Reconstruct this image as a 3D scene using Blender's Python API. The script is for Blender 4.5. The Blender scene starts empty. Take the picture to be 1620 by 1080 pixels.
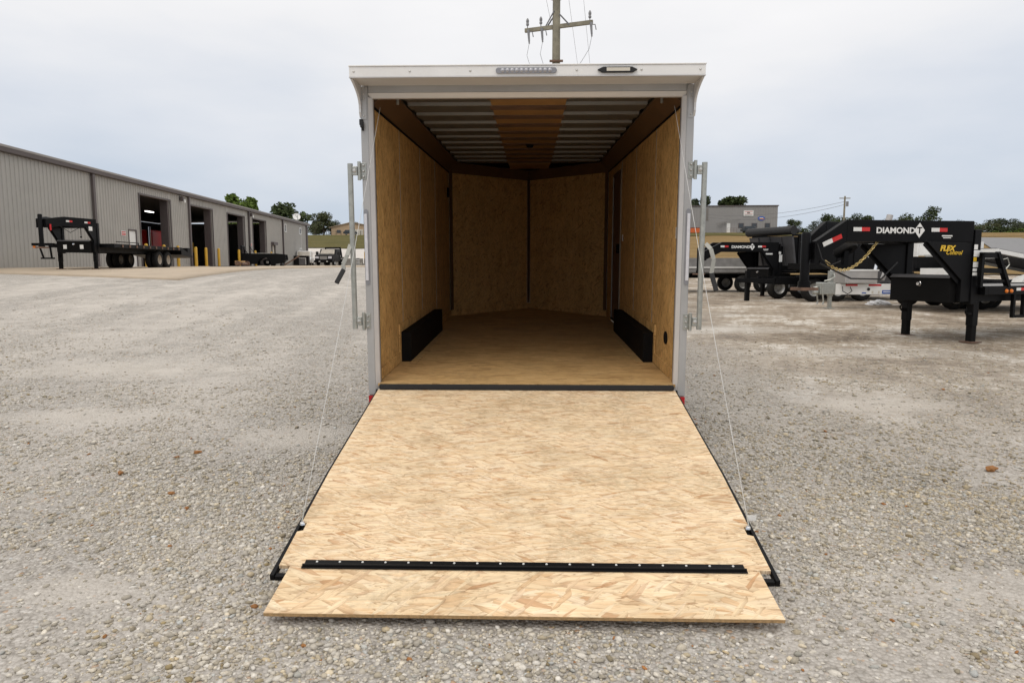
import bpy, bmesh, math, random
import numpy as np
from mathutils import Vector, Matrix, Euler
R = math.radians
random.seed(7); rng = np.random.default_rng(11)
scene = bpy.context.scene
COL = scene.collection

# ------------------------------------------------------------------ camera
cam_d = bpy.data.cameras.new('camera')
cam = bpy.data.objects.new('camera', cam_d); COL.objects.link(cam)
cam_d.sensor_width = 36.0
cam_d.lens = 36.0 * 1102.4 / 1620.0
cam_d.clip_end = 6000; cam_d.clip_start = 0.05
cam.location = (0.035, 0.0, 1.69)
cam.rotation_euler = (R(90 - 6.32), 0, 0.0265)
scene.camera = cam

# ------------------------------------------------------------------ world / sky (overcast)
SUN_EL, SUN_ROT = R(58), R(200)
world = bpy.data.worlds.new('World'); scene.world = world; world.use_nodes = True
wn, wl = world.node_tree.nodes, world.node_tree.links
wn.clear()
w_out = wn.new('ShaderNodeOutputWorld')
bg_sky = wn.new('ShaderNodeBackground'); bg_cloud = wn.new('ShaderNodeBackground')
mixs = wn.new('ShaderNodeMixShader'); mixs.inputs[0].default_value = 0.9
sky = wn.new('ShaderNodeTexSky'); sky.sky_type = 'NISHITA'; sky.sun_disc = False
sky.sun_elevation = SUN_EL; sky.sun_rotation = SUN_ROT
bg_sky.inputs['Strength'].default_value = 0.08
wl.new(sky.outputs[0], bg_sky.inputs['Color'])
tc = wn.new('ShaderNodeTexCoord'); sep = wn.new('ShaderNodeSeparateXYZ')
wl.new(tc.outputs['Generated'], sep.inputs[0])
ramp = wn.new('ShaderNodeValToRGB')
el = ramp.color_ramp.elements
el[0].position = 0.0; el[0].color = (0.59, 0.665, 0.77, 1)
el[1].position = 1.0; el[1].color = (1.36, 1.30, 1.22, 1)
for p_, c_ in ((0.07, (0.61, 0.68, 0.785, 1)), (0.17, (0.775, 0.81, 0.875, 1)), (0.28, (0.96, 0.955, 0.965, 1)), (0.38, (1.05, 1.035, 1.03, 1))):
    e_ = el.new(p_); e_.color = c_
nz = wn.new('ShaderNodeTexNoise'); nz.inputs['Scale'].default_value = 2.2; nz.inputs['Detail'].default_value = 6
mp = wn.new('ShaderNodeMapping'); mp.inputs['Scale'].default_value = (1, 1, 3.2)
wl.new(tc.outputs['Generated'], mp.inputs[0]); wl.new(mp.outputs[0], nz.inputs['Vector'])
mr = wn.new('ShaderNodeMapRange'); mr.inputs['From Min'].default_value = 0.3; mr.inputs['From Max'].default_value = 0.7
mr.inputs['To Min'].default_value = -0.07; mr.inputs['To Max'].default_value = 0.07
wl.new(nz.outputs[0], mr.inputs[0])
ad = wn.new('ShaderNodeMath'); ad.operation = 'ADD'
wl.new(sep.outputs['Z'], ad.inputs[0]); wl.new(mr.outputs[0], ad.inputs[1])
wl.new(ad.outputs[0], ramp.inputs[0]); wl.new(ramp.outputs[0], bg_cloud.inputs['Color'])
wl.new(bg_sky.outputs[0], mixs.inputs[1]); wl.new(bg_cloud.outputs[0], mixs.inputs[2])
wl.new(mixs.outputs[0], w_out.inputs['Surface'])

sun_d = bpy.data.lights.new('sun', 'SUN'); sun_d.energy = 0.8; sun_d.angle = R(35); sun_d.color = (1.0, 0.94, 0.85)
sun = bpy.data.objects.new('sun', sun_d); COL.objects.link(sun)
sun.rotation_euler = Euler((R(90) - SUN_EL, 0, R(-20)), 'XYZ')   # light comes from behind the camera, high

vs = scene.view_settings
vs.view_transform = 'Standard'; vs.look = 'None'; vs.exposure = 0.0; vs.gamma = 1.0
vs.use_curve_mapping = False
scene.render.engine = 'CYCLES'
scene.cycles.max_bounces = 8; scene.cycles.diffuse_bounces = 5

# ------------------------------------------------------------------ terrain heights
LPX = [-400, -30, 0, 8, 14, 20, 24, 27, 30, 88, 100, 150, 220, 260, 3000]
LPZ = [-3, -.95, -.05, .19, .59, 1.17, 1.37, 1.46, 1.49, 1.49, 2.0, 5.1, 10.7, 11.5, 12]
RPX = [-400, -30, 0, 8, 12, 20, 30, 50, 171, 250, 3000]
RPZ = [-3, -.95, -.05, .19, .31, .45, .5, .55, 9.1, 10.8, 12]
def ground_z(x, y):
    x = np.asarray(x, float); y = np.asarray(y, float)
    a = 0; b = 0
    s = np.where(y < 60, 1.0, 3.0)
    for o in (-2, -1, 0, 1, 2):
        a = a + np.interp(y + o * s, LPX, LPZ) / 5; b = b + np.interp(y + o * s, RPX, RPZ) / 5
    t = np.clip((2 - x) / 11., 0, 1); w = t * t * (3 - 2 * t)
    return a * w + b * (1 - w)
def gz(x, y): return float(ground_z(x, y))

# ------------------------------------------------------------------ materials
MATS = {}
def new_mat(name):
    m = bpy.data.materials.new(name); m.use_nodes = True
    MATS[name] = m
    n = m.node_tree.nodes; b = n.get('Principled BSDF')
    return m, n, m.node_tree.links, b
def N(nodes, typ, **kw):
    n = nodes.new(typ)
    for k, v in kw.items():
        if k in n.inputs: n.inputs[k].default_value = v
        else: setattr(n, k, v)
    return n
def math_n(n, l, op, a, b=None, clamp=False):
    m = n.new('ShaderNodeMath'); m.operation = op; m.use_clamp = clamp
    for i, v in enumerate((a, b)):
        if v is None: continue
        if isinstance(v, (int, float)): m.inputs[i].default_value = v
        else: l.new(v, m.inputs[i])
    return m.outputs[0]
def mixc(n, l, fac, a, b, bt='MIX'):
    m = n.new('ShaderNodeMix'); m.data_type = 'RGBA'; m.blend_type = bt
    for key, v in ((0, fac), (6, a), (7, b)):
        if isinstance(v, (int, float)): m.inputs[key].default_value = v
        elif isinstance(v, tuple): m.inputs[key].default_value = v if len(v) == 4 else (*v, 1)
        else: l.new(v, m.inputs[key])
    return m.outputs[2]
def ramp_n(n, l, fac, stops, const=False):
    r = n.new('ShaderNodeValToRGB'); e = r.color_ramp.elements
    if const: r.color_ramp.interpolation = 'CONSTANT'
    e[0].position = stops[0][0]; e[0].color = (*stops[0][1], 1)
    e[1].position = stops[-1][0]; e[1].color = (*stops[-1][1], 1)
    for p, c in stops[1:-1]:
        x = e.new(p); x.color = (*c, 1)
    l.new(fac, r.inputs[0]); return r.outputs[0]
def simple(name, color, rough=.5, metal=0.0, var=.12, scale=6.0, bump=0.0, bscale=40.0, spec=.5, dirt=None):
    """plain surface with a little uneven colour, grime and relief"""
    m, n, l, b = new_mat(name)
    t = n.new('ShaderNodeTexCoord')
    z = N(n, 'ShaderNodeTexNoise', Scale=scale, Detail=6.0, Roughness=.6); l.new(t.outputs['Object'], z.inputs['Vector'])
    lo = tuple(c * (1 - var) for c in color); hi = tuple(min(1, c * (1 + var)) for c in color)
    c = ramp_n(n, l, z.outputs[0], [(.3, lo), (.7, hi)])
    if dirt:
        z2 = N(n, 'ShaderNodeTexNoise', Scale=scale * .45, Detail=8.0, Roughness=.7); l.new(t.outputs['Object'], z2.inputs['Vector'])
        f = math_n(n, l, 'MULTIPLY', math_n(n, l, 'SUBTRACT', z2.outputs[0], .5, True), 2.2, True)
        c = mixc(n, l, f, c, dirt)
    l.new(c, b.inputs['Base Color'])
    rr = n.new('ShaderNodeMapRange'); rr.inputs['To Min'].default_value = max(.03, rough - .1); rr.inputs['To Max'].default_value = min(1, rough + .12)
    l.new(z.outputs[0], rr.inputs[0]); l.new(rr.outputs[0], b.inputs['Roughness'])
    b.inputs['Metallic'].default_value = metal; b.inputs['Specular IOR Level'].default_value = spec
    if bump:
        z3 = N(n, 'ShaderNodeTexNoise', Scale=bscale, Detail=4.0); l.new(t.outputs['Object'], z3.inputs['Vector'])
        bp = N(n, 'ShaderNodeBump', Strength=bump, Distance=.01); l.new(z3.outputs[0], bp.inputs['Height']); l.new(bp.outputs[0], b.inputs['Normal'])
    return m
def osb(name, pal, axes='xy', flake=(.10, .020), ang=(4, -14, 22, -38, 63), dirt=.35, dirtcol=(.23, .17, .10), contrast=1.0, seed=0.0, grain=1.0):
    """strand board: several layers of long flakes at different angles, each flake its own tint"""
    m, n, l, b = new_mat(name)
    t = n.new('ShaderNodeTexCoord'); s = n.new('ShaderNodeSeparateXYZ'); l.new(t.outputs['Object'], s.inputs[0])
    ax = {'x': s.outputs[0], 'y': s.outputs[1], 'z': s.outputs[2]}
    def pick(ch):
        if ch == 'd': return math_n(n, l, 'MULTIPLY', math_n(n, l, 'SUBTRACT', s.outputs[0], s.outputs[1]), .8)
        return ax[ch] if ch in ax else math_n(n, l, 'MULTIPLY', math_n(n, l, 'ADD', s.outputs[0], s.outputs[1]), .8)
    cb = n.new('ShaderNodeCombineXYZ'); l.new(pick(axes[0]), cb.inputs[0]); l.new(pick(axes[1]), cb.inputs[1]); cb.inputs[2].default_value = seed
    wob = N(n, 'ShaderNodeTexNoise', Scale=7.0, Detail=4.0); l.new(cb.outputs[0], wob.inputs['Vector'])
    wv = n.new('ShaderNodeVectorMath'); wv.operation = 'MULTIPLY_ADD'; wv.inputs[1].default_value = (.05, .016, 0)
    l.new(wob.outputs['Color'], wv.inputs[0]); l.new(cb.outputs[0], wv.inputs[2])
    fs_ = n.new('ShaderNodeVectorMath'); fs_.operation = 'MULTIPLY'; fs_.inputs[1].default_value = (.55 / flake[0], 1.6 / flake[1], 1); l.new(wv.outputs[0], fs_.inputs[0])
    fb = N(n, 'ShaderNodeTexNoise', Scale=1.0, Detail=5.0, Roughness=.66, Distortion=.15); fb.noise_dimensions = '2D'; l.new(fs_.outputs[0], fb.inputs['Vector'])
    np_ = len(pal); col = ramp_n(n, l, fb.outputs[0], [(.22 + .56 * j / (np_ - 1), c) for j, c in enumerate(sorted(pal, key=lambda c: -sum(c)))])
    hgt = fb.outputs[0]
    for i, a in enumerate(ang):
        k = 1.0 + .35 * ((i * 37) % 5 - 2) / 2
        mpn = n.new('ShaderNodeMapping'); mpn.vector_type = 'POINT'
        mpn.inputs['Rotation'].default_value = (0, 0, R(a)); mpn.inputs['Location'].default_value = (i * 3.7, i * 1.9, 0)
        l.new(wv.outputs[0], mpn.inputs[0])
        sc = n.new('ShaderNodeVectorMath'); sc.operation = 'MULTIPLY'; sc.inputs[1].default_value = (k / flake[0], k / flake[1], 1)
        l.new(mpn.outputs[0], sc.inputs[0])
        v = N(n, 'ShaderNodeTexVoronoi', Scale=1.0); v.voronoi_dimensions = '2D'; l.new(sc.outputs[0], v.inputs['Vector'])
        sv = n.new('ShaderNodeSeparateColor'); l.new(v.outputs['Color'], sv.inputs[0])
        lc = ramp_n(n, l, sv.outputs[0], [(j / (len(pal) - 1), c) for j, c in enumerate(pal)])
        # grain along the flake
        gm = n.new('ShaderNodeVectorMath'); gm.operation = 'MULTIPLY'; gm.inputs[1].default_value = (.55, 5.5, 1); l.new(sc.outputs[0], gm.inputs[0])
        gn = N(n, 'ShaderNodeTexNoise', Scale=1.0, Detail=3.0); gn.noise_dimensions = '2D'; l.new(gm.outputs[0], gn.inputs['Vector'])
        gf = n.new('ShaderNodeMapRange'); gf.inputs['From Min'].default_value = .3; gf.inputs['From Max'].default_value = .75
        gf.inputs['To Min'].default_value = 1 - .18 * grain; gf.inputs['To Max'].default_value = 1 + .10 * grain; l.new(gn.outputs[0], gf.inputs[0])
        lc = mixc(n, l, 1.0, lc, gf.outputs[0], 'MULTIPLY')
        ed = math_n(n, l, 'MULTIPLY', math_n(n, l, 'SUBTRACT', v.outputs['Distance'], .42, True), 1.6 * contrast, True)
        lc = mixc(n, l, ed, lc, tuple(c * .55 for c in pal[-1]))
        mk = math_n(n, l, 'MULTIPLY', math_n(n, l, 'GREATER_THAN', sv.outputs[1], .66 + .03 * i), .85)
        col = mixc(n, l, mk, col, lc)
    # thin dark strand edges: ridges of stretched noise, broken up by a second noise
    for (sx_, sy_, wd, th_, am) in ((.9, 2.2, .018, .49, .85), (2.2, 5.0, .024, .51, .8)):
        s4 = n.new('ShaderNodeVectorMath'); s4.operation = 'MULTIPLY'; s4.inputs[1].default_value = (sx_ / flake[0] * .6, sy_ / flake[1] * .32, 1); l.new(wv.outputs[0], s4.inputs[0])
        z4 = N(n, 'ShaderNodeTexNoise', Scale=1.0, Detail=2.0, Roughness=.5, Distortion=.1); z4.noise_dimensions = '2D'; l.new(s4.outputs[0], z4.inputs['Vector'])
        rd_ = math_n(n, l, 'ABSOLUTE', math_n(n, l, 'SUBTRACT', z4.outputs[0], .5))
        rm = n.new('ShaderNodeMapRange'); rm.inputs['From Min'].default_value = wd; rm.inputs['From Max'].default_value = wd * .2; l.new(rd_, rm.inputs[0])
        z7 = N(n, 'ShaderNodeTexNoise', Scale=9.0 * sx_, Detail=2.0); l.new(cb.outputs[0], z7.inputs['Vector'])
        mk7 = math_n(n, l, 'MULTIPLY', math_n(n, l, 'SUBTRACT', z7.outputs[0], th_, True), 9.0, True)
        col = mixc(n, l, math_n(n, l, 'MULTIPLY', math_n(n, l, 'MULTIPLY', rm.outputs[0], mk7), am * contrast), col, tuple(c * .62 for c in pal[-1]))
    # knots with rings
    kv = N(n, 'ShaderNodeTexVoronoi', Scale=2.6); kv.voronoi_dimensions = '2D'
    ks = n.new('ShaderNodeVectorMath'); ks.operation = 'MULTIPLY'; ks.inputs[1].default_value = (.8, 1.25, 1); l.new(wv.outputs[0], ks.inputs[0]); l.new(ks.outputs[0], kv.inputs['Vector'])
    kc = n.new('ShaderNodeSeparateColor'); l.new(kv.outputs['Color'], kc.inputs[0])
    kf = n.new('ShaderNodeMapRange'); kf.inputs['From Min'].default_value = .12; kf.inputs['From Max'].default_value = .03; l.new(kv.outputs['Distance'], kf.inputs[0])
    kr = math_n(n, l, 'ADD', math_n(n, l, 'MULTIPLY', math_n(n, l, 'SINE', math_n(n, l, 'MULTIPLY', kv.outputs['Distance'], 260.0)), .3), .6)
    kk = math_n(n, l, 'MULTIPLY', math_n(n, l, 'MULTIPLY', kf.outputs[0], kr), math_n(n, l, 'GREATER_THAN', kc.outputs[0], .60))
    col = mixc(n, l, math_n(n, l, 'MULTIPLY', kk, .55 * contrast), col, tuple(c * .62 for c in pal[3]))
    # broad lighter and darker areas
    zb_ = N(n, 'ShaderNodeTexNoise', Scale=3.2, Detail=4.0, Roughness=.6); zm = n.new('ShaderNodeVectorMath'); zm.operation = 'MULTIPLY'; zm.inputs[1].default_value = (.6, 1.5, 1); l.new(cb.outputs[0], zm.inputs[0]); l.new(zm.outputs[0], zb_.inputs['Vector'])
    col = mixc(n, l, 1.0, col, ramp_n(n, l, zb_.outputs[0], [(.28, (.84, .82, .79)), (.5, (1, 1, 1)), (.72, (1.07, 1.08, 1.11))]), 'MULTIPLY')
    # scuffs and dirt with a shape of their own
    z5 = N(n, 'ShaderNodeTexNoise', Scale=1.9, Detail=5.0, Roughness=.62); l.new(cb.outputs[0], z5.inputs['Vector'])
    z6 = N(n, 'ShaderNodeTexNoise', Scale=26.0, Detail=4.0, Roughness=.7); l.new(cb.outputs[0], z6.inputs['Vector'])
    df = math_n(n, l, 'MULTIPLY', math_n(n, l, 'SUBTRACT', z5.outputs[0], .48, True), 7.0, True)
    df = math_n(n, l, 'MULTIPLY', df, math_n(n, l, 'MULTIPLY', math_n(n, l, 'SUBTRACT', z6.outputs[0], .38, True), 3.2, True))
    col = mixc(n, l, math_n(n, l, 'MULTIPLY', df, dirt), col, dirtcol)
    l.new(col, b.inputs['Base Color']); b.inputs['Roughness'].default_value = .72; b.inputs['Specular IOR Level'].default_value = .25
    bp = N(n, 'ShaderNodeBump', Strength=.25, Distance=.002); l.new(hgt, bp.inputs['Height']); l.new(bp.outputs[0], b.inputs['Normal'])
    return m

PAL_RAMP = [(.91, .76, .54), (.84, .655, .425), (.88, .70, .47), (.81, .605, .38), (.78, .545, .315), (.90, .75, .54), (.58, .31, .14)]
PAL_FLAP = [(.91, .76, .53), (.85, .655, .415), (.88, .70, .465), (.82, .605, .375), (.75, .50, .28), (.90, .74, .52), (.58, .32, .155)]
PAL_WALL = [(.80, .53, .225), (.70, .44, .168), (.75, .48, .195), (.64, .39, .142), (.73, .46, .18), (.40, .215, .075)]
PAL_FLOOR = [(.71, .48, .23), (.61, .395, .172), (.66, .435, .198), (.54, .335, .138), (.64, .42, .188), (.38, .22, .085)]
osb('osb_ramp', PAL_RAMP, 'xy', (.10, .014), ang=(1, -5, 8, -15, 30), dirt=.62, dirtcol=(.42, .315, .19))
osb('osb_flap', PAL_FLAP, 'xy', (.15, .030), ang=(-3, 9, -16, 27, -52), dirt=.35, seed=4.0, contrast=.9)
osb('osb_wall', PAL_WALL, 'zy', (.085, .020), ang=(2, -9, 14, -28, 40), dirt=.3, dirtcol=(.30, .18, .07), contrast=1.0, grain=1.5)
osb('osb_floor', PAL_FLOOR, 'xy', (.14, .03), ang=(1, -5, 6, -10, 15), dirt=.5, dirtcol=(.26, .17, .08), contrast=.6)
osb('osb_nose', PAL_WALL, 'zs', (.07, .02), ang=(10, -30, 45, -60, 80), dirt=.2, contrast=.8)
osb('osb_nose_b', PAL_WALL, 'zd', (.07, .02), ang=(10, -30, 45, -60, 80), dirt=.2, contrast=.8, seed=2.0)
simple('osb_edge', (.42, .27, .13), .85, var=.3, scale=60, bump=.3, bscale=150)
simple('alu_white', (.41, .408, .407), .38, .25, var=.07, scale=3, dirt=(.36, .35, .33))
simple('alu_lip', (.64, .635, .635), .35, .25, var=.05, scale=4)
simple('cap_white', (.80, .79, .775), .4, 0, var=.04, scale=3, dirt=(.66, .62, .58))
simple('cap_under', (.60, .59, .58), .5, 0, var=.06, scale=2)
simple('skin_white', (.74, .74, .74), .3, 0, var=.03, scale=2)
simple('galv', (.42, .43, .40), .40, .75, var=.15, scale=22)
simple('galv_roof', (.20, .198, .19), .45, .5, var=.12, scale=5)
simple('zinc', (.36, .36, .33), .5, .25, var=.12, scale=20)
simple('screw', (.55, .54, .52), .35, .8)
simple('luan', (.36, .205, .080), .6, 0, var=.15, scale=5)
simple('luan_dark_shade', (.115, .065, .032), .55, 0, var=.18, scale=5)  # dark brown luan; shade of the down-facing coves is put into the colour
simple('black_rubber', (.011, .011, .012), .65, 0, var=.25, scale=14, bump=.2, bscale=80)
simple('black_paint', (.0035, .0035, .0042), .45, 0, var=.2, scale=5, spec=.14, dirt=(.008, .0075, .007))
simple('black_box', (.005, .0047, .0047), .75, 0, var=.2, scale=8, bump=.15, bscale=120, spec=.15)
simple('door_brown', (.13, .065, .045), .5, 0)
simple('red_paint', (.50, .012, .016), .35, 0, var=.08)
simple('red_tape', (.55, .02, .02), .4, 0, var=.08)
simple('white_tape', (.72, .72, .70), .4, 0, var=.05)
simple('white_text', (.78, .78, .76), .5, 0, var=.03)
simple('yellow_text', (.75, .48, .03), .5, 0, var=.03)
simple('blue_print', (.05, .12, .42), .5, 0, var=.05)
simple('lens_clear', (.62, .62, .66), .12, 0, var=.08, scale=30, spec=.8)
simple('lens_housing', (.26, .26, .28), .3, .2, var=.1)
simple('led', (.42, .42, .45), .12, .3, var=.05)
simple('amber', (.75, .20, .02), .3, 0)
simple('tyre', (.013, .0125, .0125), .8, 0, var=.25, scale=9, bump=.4, bscale=40, spec=.25, dirt=(.045, .04, .033))
simple('rim', (.50, .50, .49), .35, .7)
simple('rim_tan', (.42, .36, .29), .5, .3)
simple('cable', (.58, .58, .57), .45, .2)
simple('siding', (.395, .38, .352), .5, 0, var=.05, scale=.8, dirt=(.30, .285, .26))
simple('trim_brown', (.10, .082, .080), .5, 0, var=.1, scale=2)
simple('roof_metal', (.30, .275, .25), .45, .3, var=.12, scale=.7)
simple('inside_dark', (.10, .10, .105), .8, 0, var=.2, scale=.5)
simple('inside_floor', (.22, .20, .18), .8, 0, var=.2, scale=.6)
simple('white_paint', (.78, .78, .76), .4, 0, var=.04, scale=4, dirt=(.60, .58, .55))
simple('cream_paint', (.62, .58, .50), .5, 0, var=.06)
simple('chrome', (.75, .75, .76), .08, 1.0, var=.03)
simple('glass_dark', (.03, .035, .04), .05, 0, var=.1, spec=.8)
simple('glass_reflect', (.40, .36, .30), .12, 0, var=.25, scale=3, spec=.8)  # windscreen glass with a beige reflection painted into its base colour
simple('yellow_paint', (.62, .36, .03), .5, 0, var=.1, scale=3, dirt=(.42, .26, .05))
simple('orange_paint', (.62, .13, .03), .5, 0, var=.08)
simple('steel_rust', (.16, .095, .065), .75, 0, var=.35, scale=6)
simple('dump_grey', (.075, .073, .076), .5, 0, var=.2, scale=2)
simple('deck_grey', (.23, .225, .22), .7, 0, var=.2, scale=4)
simple('alu_box', (.46, .44, .42), .35, .5, var=.08, scale=4)
simple('chain_gold', (.55, .42, .18), .35, .8)
simple('plastic_white', (.80, .80, .81), .35, 0, var=.05, bump=.6, bscale=9)
simple('pole_wood', (.245, .225, .17), .85, 0, var=.3, scale=3, bump=.5, bscale=25, dirt=(.15, .13, .10))
simple('porcelain', (.22, .22, .23), .3, 0)
simple('wire', (.17, .17, .18), .6, .3)
simple('concrete', (.45, .37, .28), .85, 0, var=.12, scale=1.2, bump=.3, bscale=20, dirt=(.36, .26, .16))
simple('barrier', (.20, .185, .165), .85, 0, var=.2, scale=1.2)
simple('bld_grey', (.29, .28, .275), .55, 0, var=.05, scale=.15)
simple('bld_stain', (.19, .175, .16), .7, 0, var=.1)
simple('house_tan', (.50, .36, .23), .6, 0, var=.05, scale=.2)
simple('house_roof', (.42, .33, .24), .6, 0, var=.06, scale=.2)
simple('car_dark', (.03, .035, .04), .25, 0)
simple('bark', (.10, .08, .06), .9, 0, var=.3, scale=3)
m_, n_, l_, b_ = new_mat('lamp_lit'); b_.inputs['Emission Color'].default_value = (1, .97, .9, 1); b_.inputs['Emission Strength'].default_value = 6
def leaf_mat(name, c):
    m, n, l, b = new_mat(name)
    t = n.new('ShaderNodeTexCoord'); z = N(n, 'ShaderNodeTexNoise', Scale=.9, Detail=3.0); l.new(t.outputs['Object'], z.inputs['Vector'])
    cc = ramp_n(n, l, z.outputs[0], [(.3, tuple(x * .65 for x in c)), (.7, tuple(x * 1.35 for x in c))])
    l.new(cc, b.inputs['Base Color']); b.inputs['Roughness'].default_value = .7; b.inputs['Specular IOR Level'].default_value = .2
leaf_mat('leaf_bright', (.10, .15, .030)); leaf_mat('leaf_dark', (.050, .070, .026)); leaf_mat('leaf_olive', (.085, .095, .045)); leaf_mat('leaf_far', (.055, .070, .040))
leaf_mat('dry_leaf', (.30, .14, .05))

# gravel ground: pebble cells at 2-4 cm, pale dust tracks, browner towards the trailers on the right
def ground_material():
    m, n, l, b = new_mat('gravel_ground')
    t = n.new('ShaderNodeTexCoord'); P = t.outputs['Object']
    s = n.new('ShaderNodeSeparateXYZ'); l.new(P, s.inputs[0])
    def noise(scale, det=5.0, vec=None, rough=.55):
        z = N(n, 'ShaderNodeTexNoise', Scale=scale, Detail=det, Roughness=rough); l.new(vec or P, z.inputs['Vector']); return z.outputs[0]
    v = N(n, 'ShaderNodeTexVoronoi', Scale=52.0); l.new(P, v.inputs['Vector'])
    v2 = N(n, 'ShaderNodeTexVoronoi', Scale=17.0); l.new(P, v2.inputs['Vector'])
    sv = n.new('ShaderNodeSeparateColor'); l.new(v.outputs['Color'], sv.inputs[0])
    sv2 = n.new('ShaderNodeSeparateColor'); l.new(v2.outputs['Color'], sv2.inputs[0])
    peb = ramp_n(n, l, sv.outputs[0], [(0, (.25, .23, .205)), (.25, (.38, .355, .325)), (.55, (.46, .43, .395)), (.8, (.53, .505, .47)), (.975, (.62, .595, .56)), (.985, (.45, .25, .11)), (1, (.45, .25, .11))])
    peb2 = ramp_n(n, l, sv2.outputs[1], [(0, (.32, .30, .27)), (.5, (.44, .41, .375)), (1, (.56, .53, .49))])
    c = mixc(n, l, .35, peb, peb2)
    gap = math_n(n, l, 'MULTIPLY', math_n(n, l, 'SUBTRACT', v.outputs['Distance'], .48, True), 1.6, True)
    c = mixc(n, l, gap, c, (.17, .15, .125))
    # dust
    mpn = n.new('ShaderNodeMapping'); mpn.inputs['Scale'].default_value = (.75, .10, .3); mpn.inputs['Rotation'].default_value = (0, 0, R(-24)); l.new(P, mpn.inputs[0])
    d1 = noise(1.0, 6, mpn.outputs[0], .6); d2 = noise(2.2, 6, None, .65); d3 = noise(.33, 4)
    df = math_n(n, l, 'ADD', math_n(n, l, 'MULTIPLY', d1, .6), math_n(n, l, 'MULTIPLY', d2, .4))
    df = math_n(n, l, 'MULTIPLY', math_n(n, l, 'SUBTRACT', df, .465, True), 8.0, True)
    wn_ = N(n, 'ShaderNodeTexNoise', Scale=1.6, Detail=5.0, Roughness=.65); l.new(P, wn_.inputs['Vector'])
    bare = None
    for bx_, by_, rx_, ry_ in ((-2.0, 6.2, .75, .55), (-4.6, 6.8, 1.1, .5), (2.6, 3.4, .8, .35), (-5.5, 9.2, 2.2, .8), (3.9, 7.6, 1.2, .5), (-2.2, 3.3, .5, .25), (5.2, 11.2, 2.6, .7), (4.2, 14.5, 2.0, .9)):
        qx = math_n(n, l, 'POWER', math_n(n, l, 'MULTIPLY', math_n(n, l, 'SUBTRACT', s.outputs[0], bx_), 1 / rx_), 2.0)
        qy = math_n(n, l, 'POWER', math_n(n, l, 'MULTIPLY', math_n(n, l, 'SUBTRACT', s.outputs[1], by_), 1 / ry_), 2.0)
        q = math_n(n, l, 'SUBTRACT', 1.6, math_n(n, l, 'ADD', math_n(n, l, 'ADD', qx, qy), math_n(n, l, 'MULTIPLY', wn_.outputs[0], 1.6)), True)
        bare = q if bare is None else math_n(n, l, 'MAXIMUM', bare, q)
    far = n.new('ShaderNodeMapRange'); far.inputs['From Min'].default_value = 5; far.inputs['From Max'].default_value = 16; far.inputs['To Min'].default_value = .30; far.inputs['To Max'].default_value = .8
    l.new(s.outputs[1], far.inputs[0])
    c = mixc(n, l, math_n(n, l, 'MULTIPLY', df, far.outputs[0]), c, mixc(n, l, d2, (.47, .43, .385), (.66, .62, .57)))
    c = mixc(n, l, math_n(n, l, 'MULTIPLY', bare, .85, True), c, mixc(n, l, d2, (.46, .42, .37), (.68, .64, .585)))
    # browner earth on the right half of the yard
    rx = n.new('ShaderNodeMapRange'); rx.inputs['From Min'].default_value = 1.0; rx.inputs['From Max'].default_value = 5.0; l.new(math_n(n, l, 'ADD', s.outputs[0], math_n(n, l, 'MULTIPLY', math_n(n, l, 'SUBTRACT', d3, .5), 6.0)), rx.inputs[0])
    bn = math_n(n, l, 'ADD', math_n(n, l, 'MULTIPLY', noise(.9, 6, None, .65), .55), math_n(n, l, 'MULTIPLY', noise(7.0, 6, None, .7), .45))
    brown = ramp_n(n, l, bn, [(.40, (.13, .095, .062)), (.46, (.27, .21, .15)), (.515, (.37, .305, .23)), (.55, (.46, .40, .33)), (.585, (.68, .64, .58))])
    ry = n.new('ShaderNodeMapRange'); ry.inputs['From Min'].default_value = 6; ry.inputs['From Max'].default_value = 12; ry.inputs['To Min'].default_value = .25; ry.inputs['To Max'].default_value = .85; l.new(s.outputs[1], ry.inputs[0])
    c = mixc(n, l, math_n(n, l, 'MULTIPLY', math_n(n, l, 'MULTIPLY', rx.outputs[0], ry.outputs[0]), math_n(n, l, 'SUBTRACT', 1.0, math_n(n, l, 'MULTIPLY', bare, .7, True))), c, brown)
    # big soft patches
    c = mixc(n, l, .35, c, mixc(n, l, 1.0, c, ramp_n(n, l, d3, [(.3, (.72, .72, .72)), (.7, (1.25, 1.25, 1.25))]), 'MULTIPLY'))
    l.new(c, b.inputs['Base Color']); b.inputs['Roughness'].default_value = .9; b.inputs['Specular IOR Level'].default_value = .2
    h = math_n(n, l, 'ADD', math_n(n, l, 'MULTIPLY', v.outputs['Distance'], -1.0), math_n(n, l, 'MULTIPLY', v2.outputs['Distance'], -.8))
    bp = N(n, 'ShaderNodeBump', Strength=.9, Distance=.012); l.new(h, bp.inputs['Height']); l.new(bp.outputs[0], b.inputs['Normal'])
    return m
ground_material()
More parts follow.
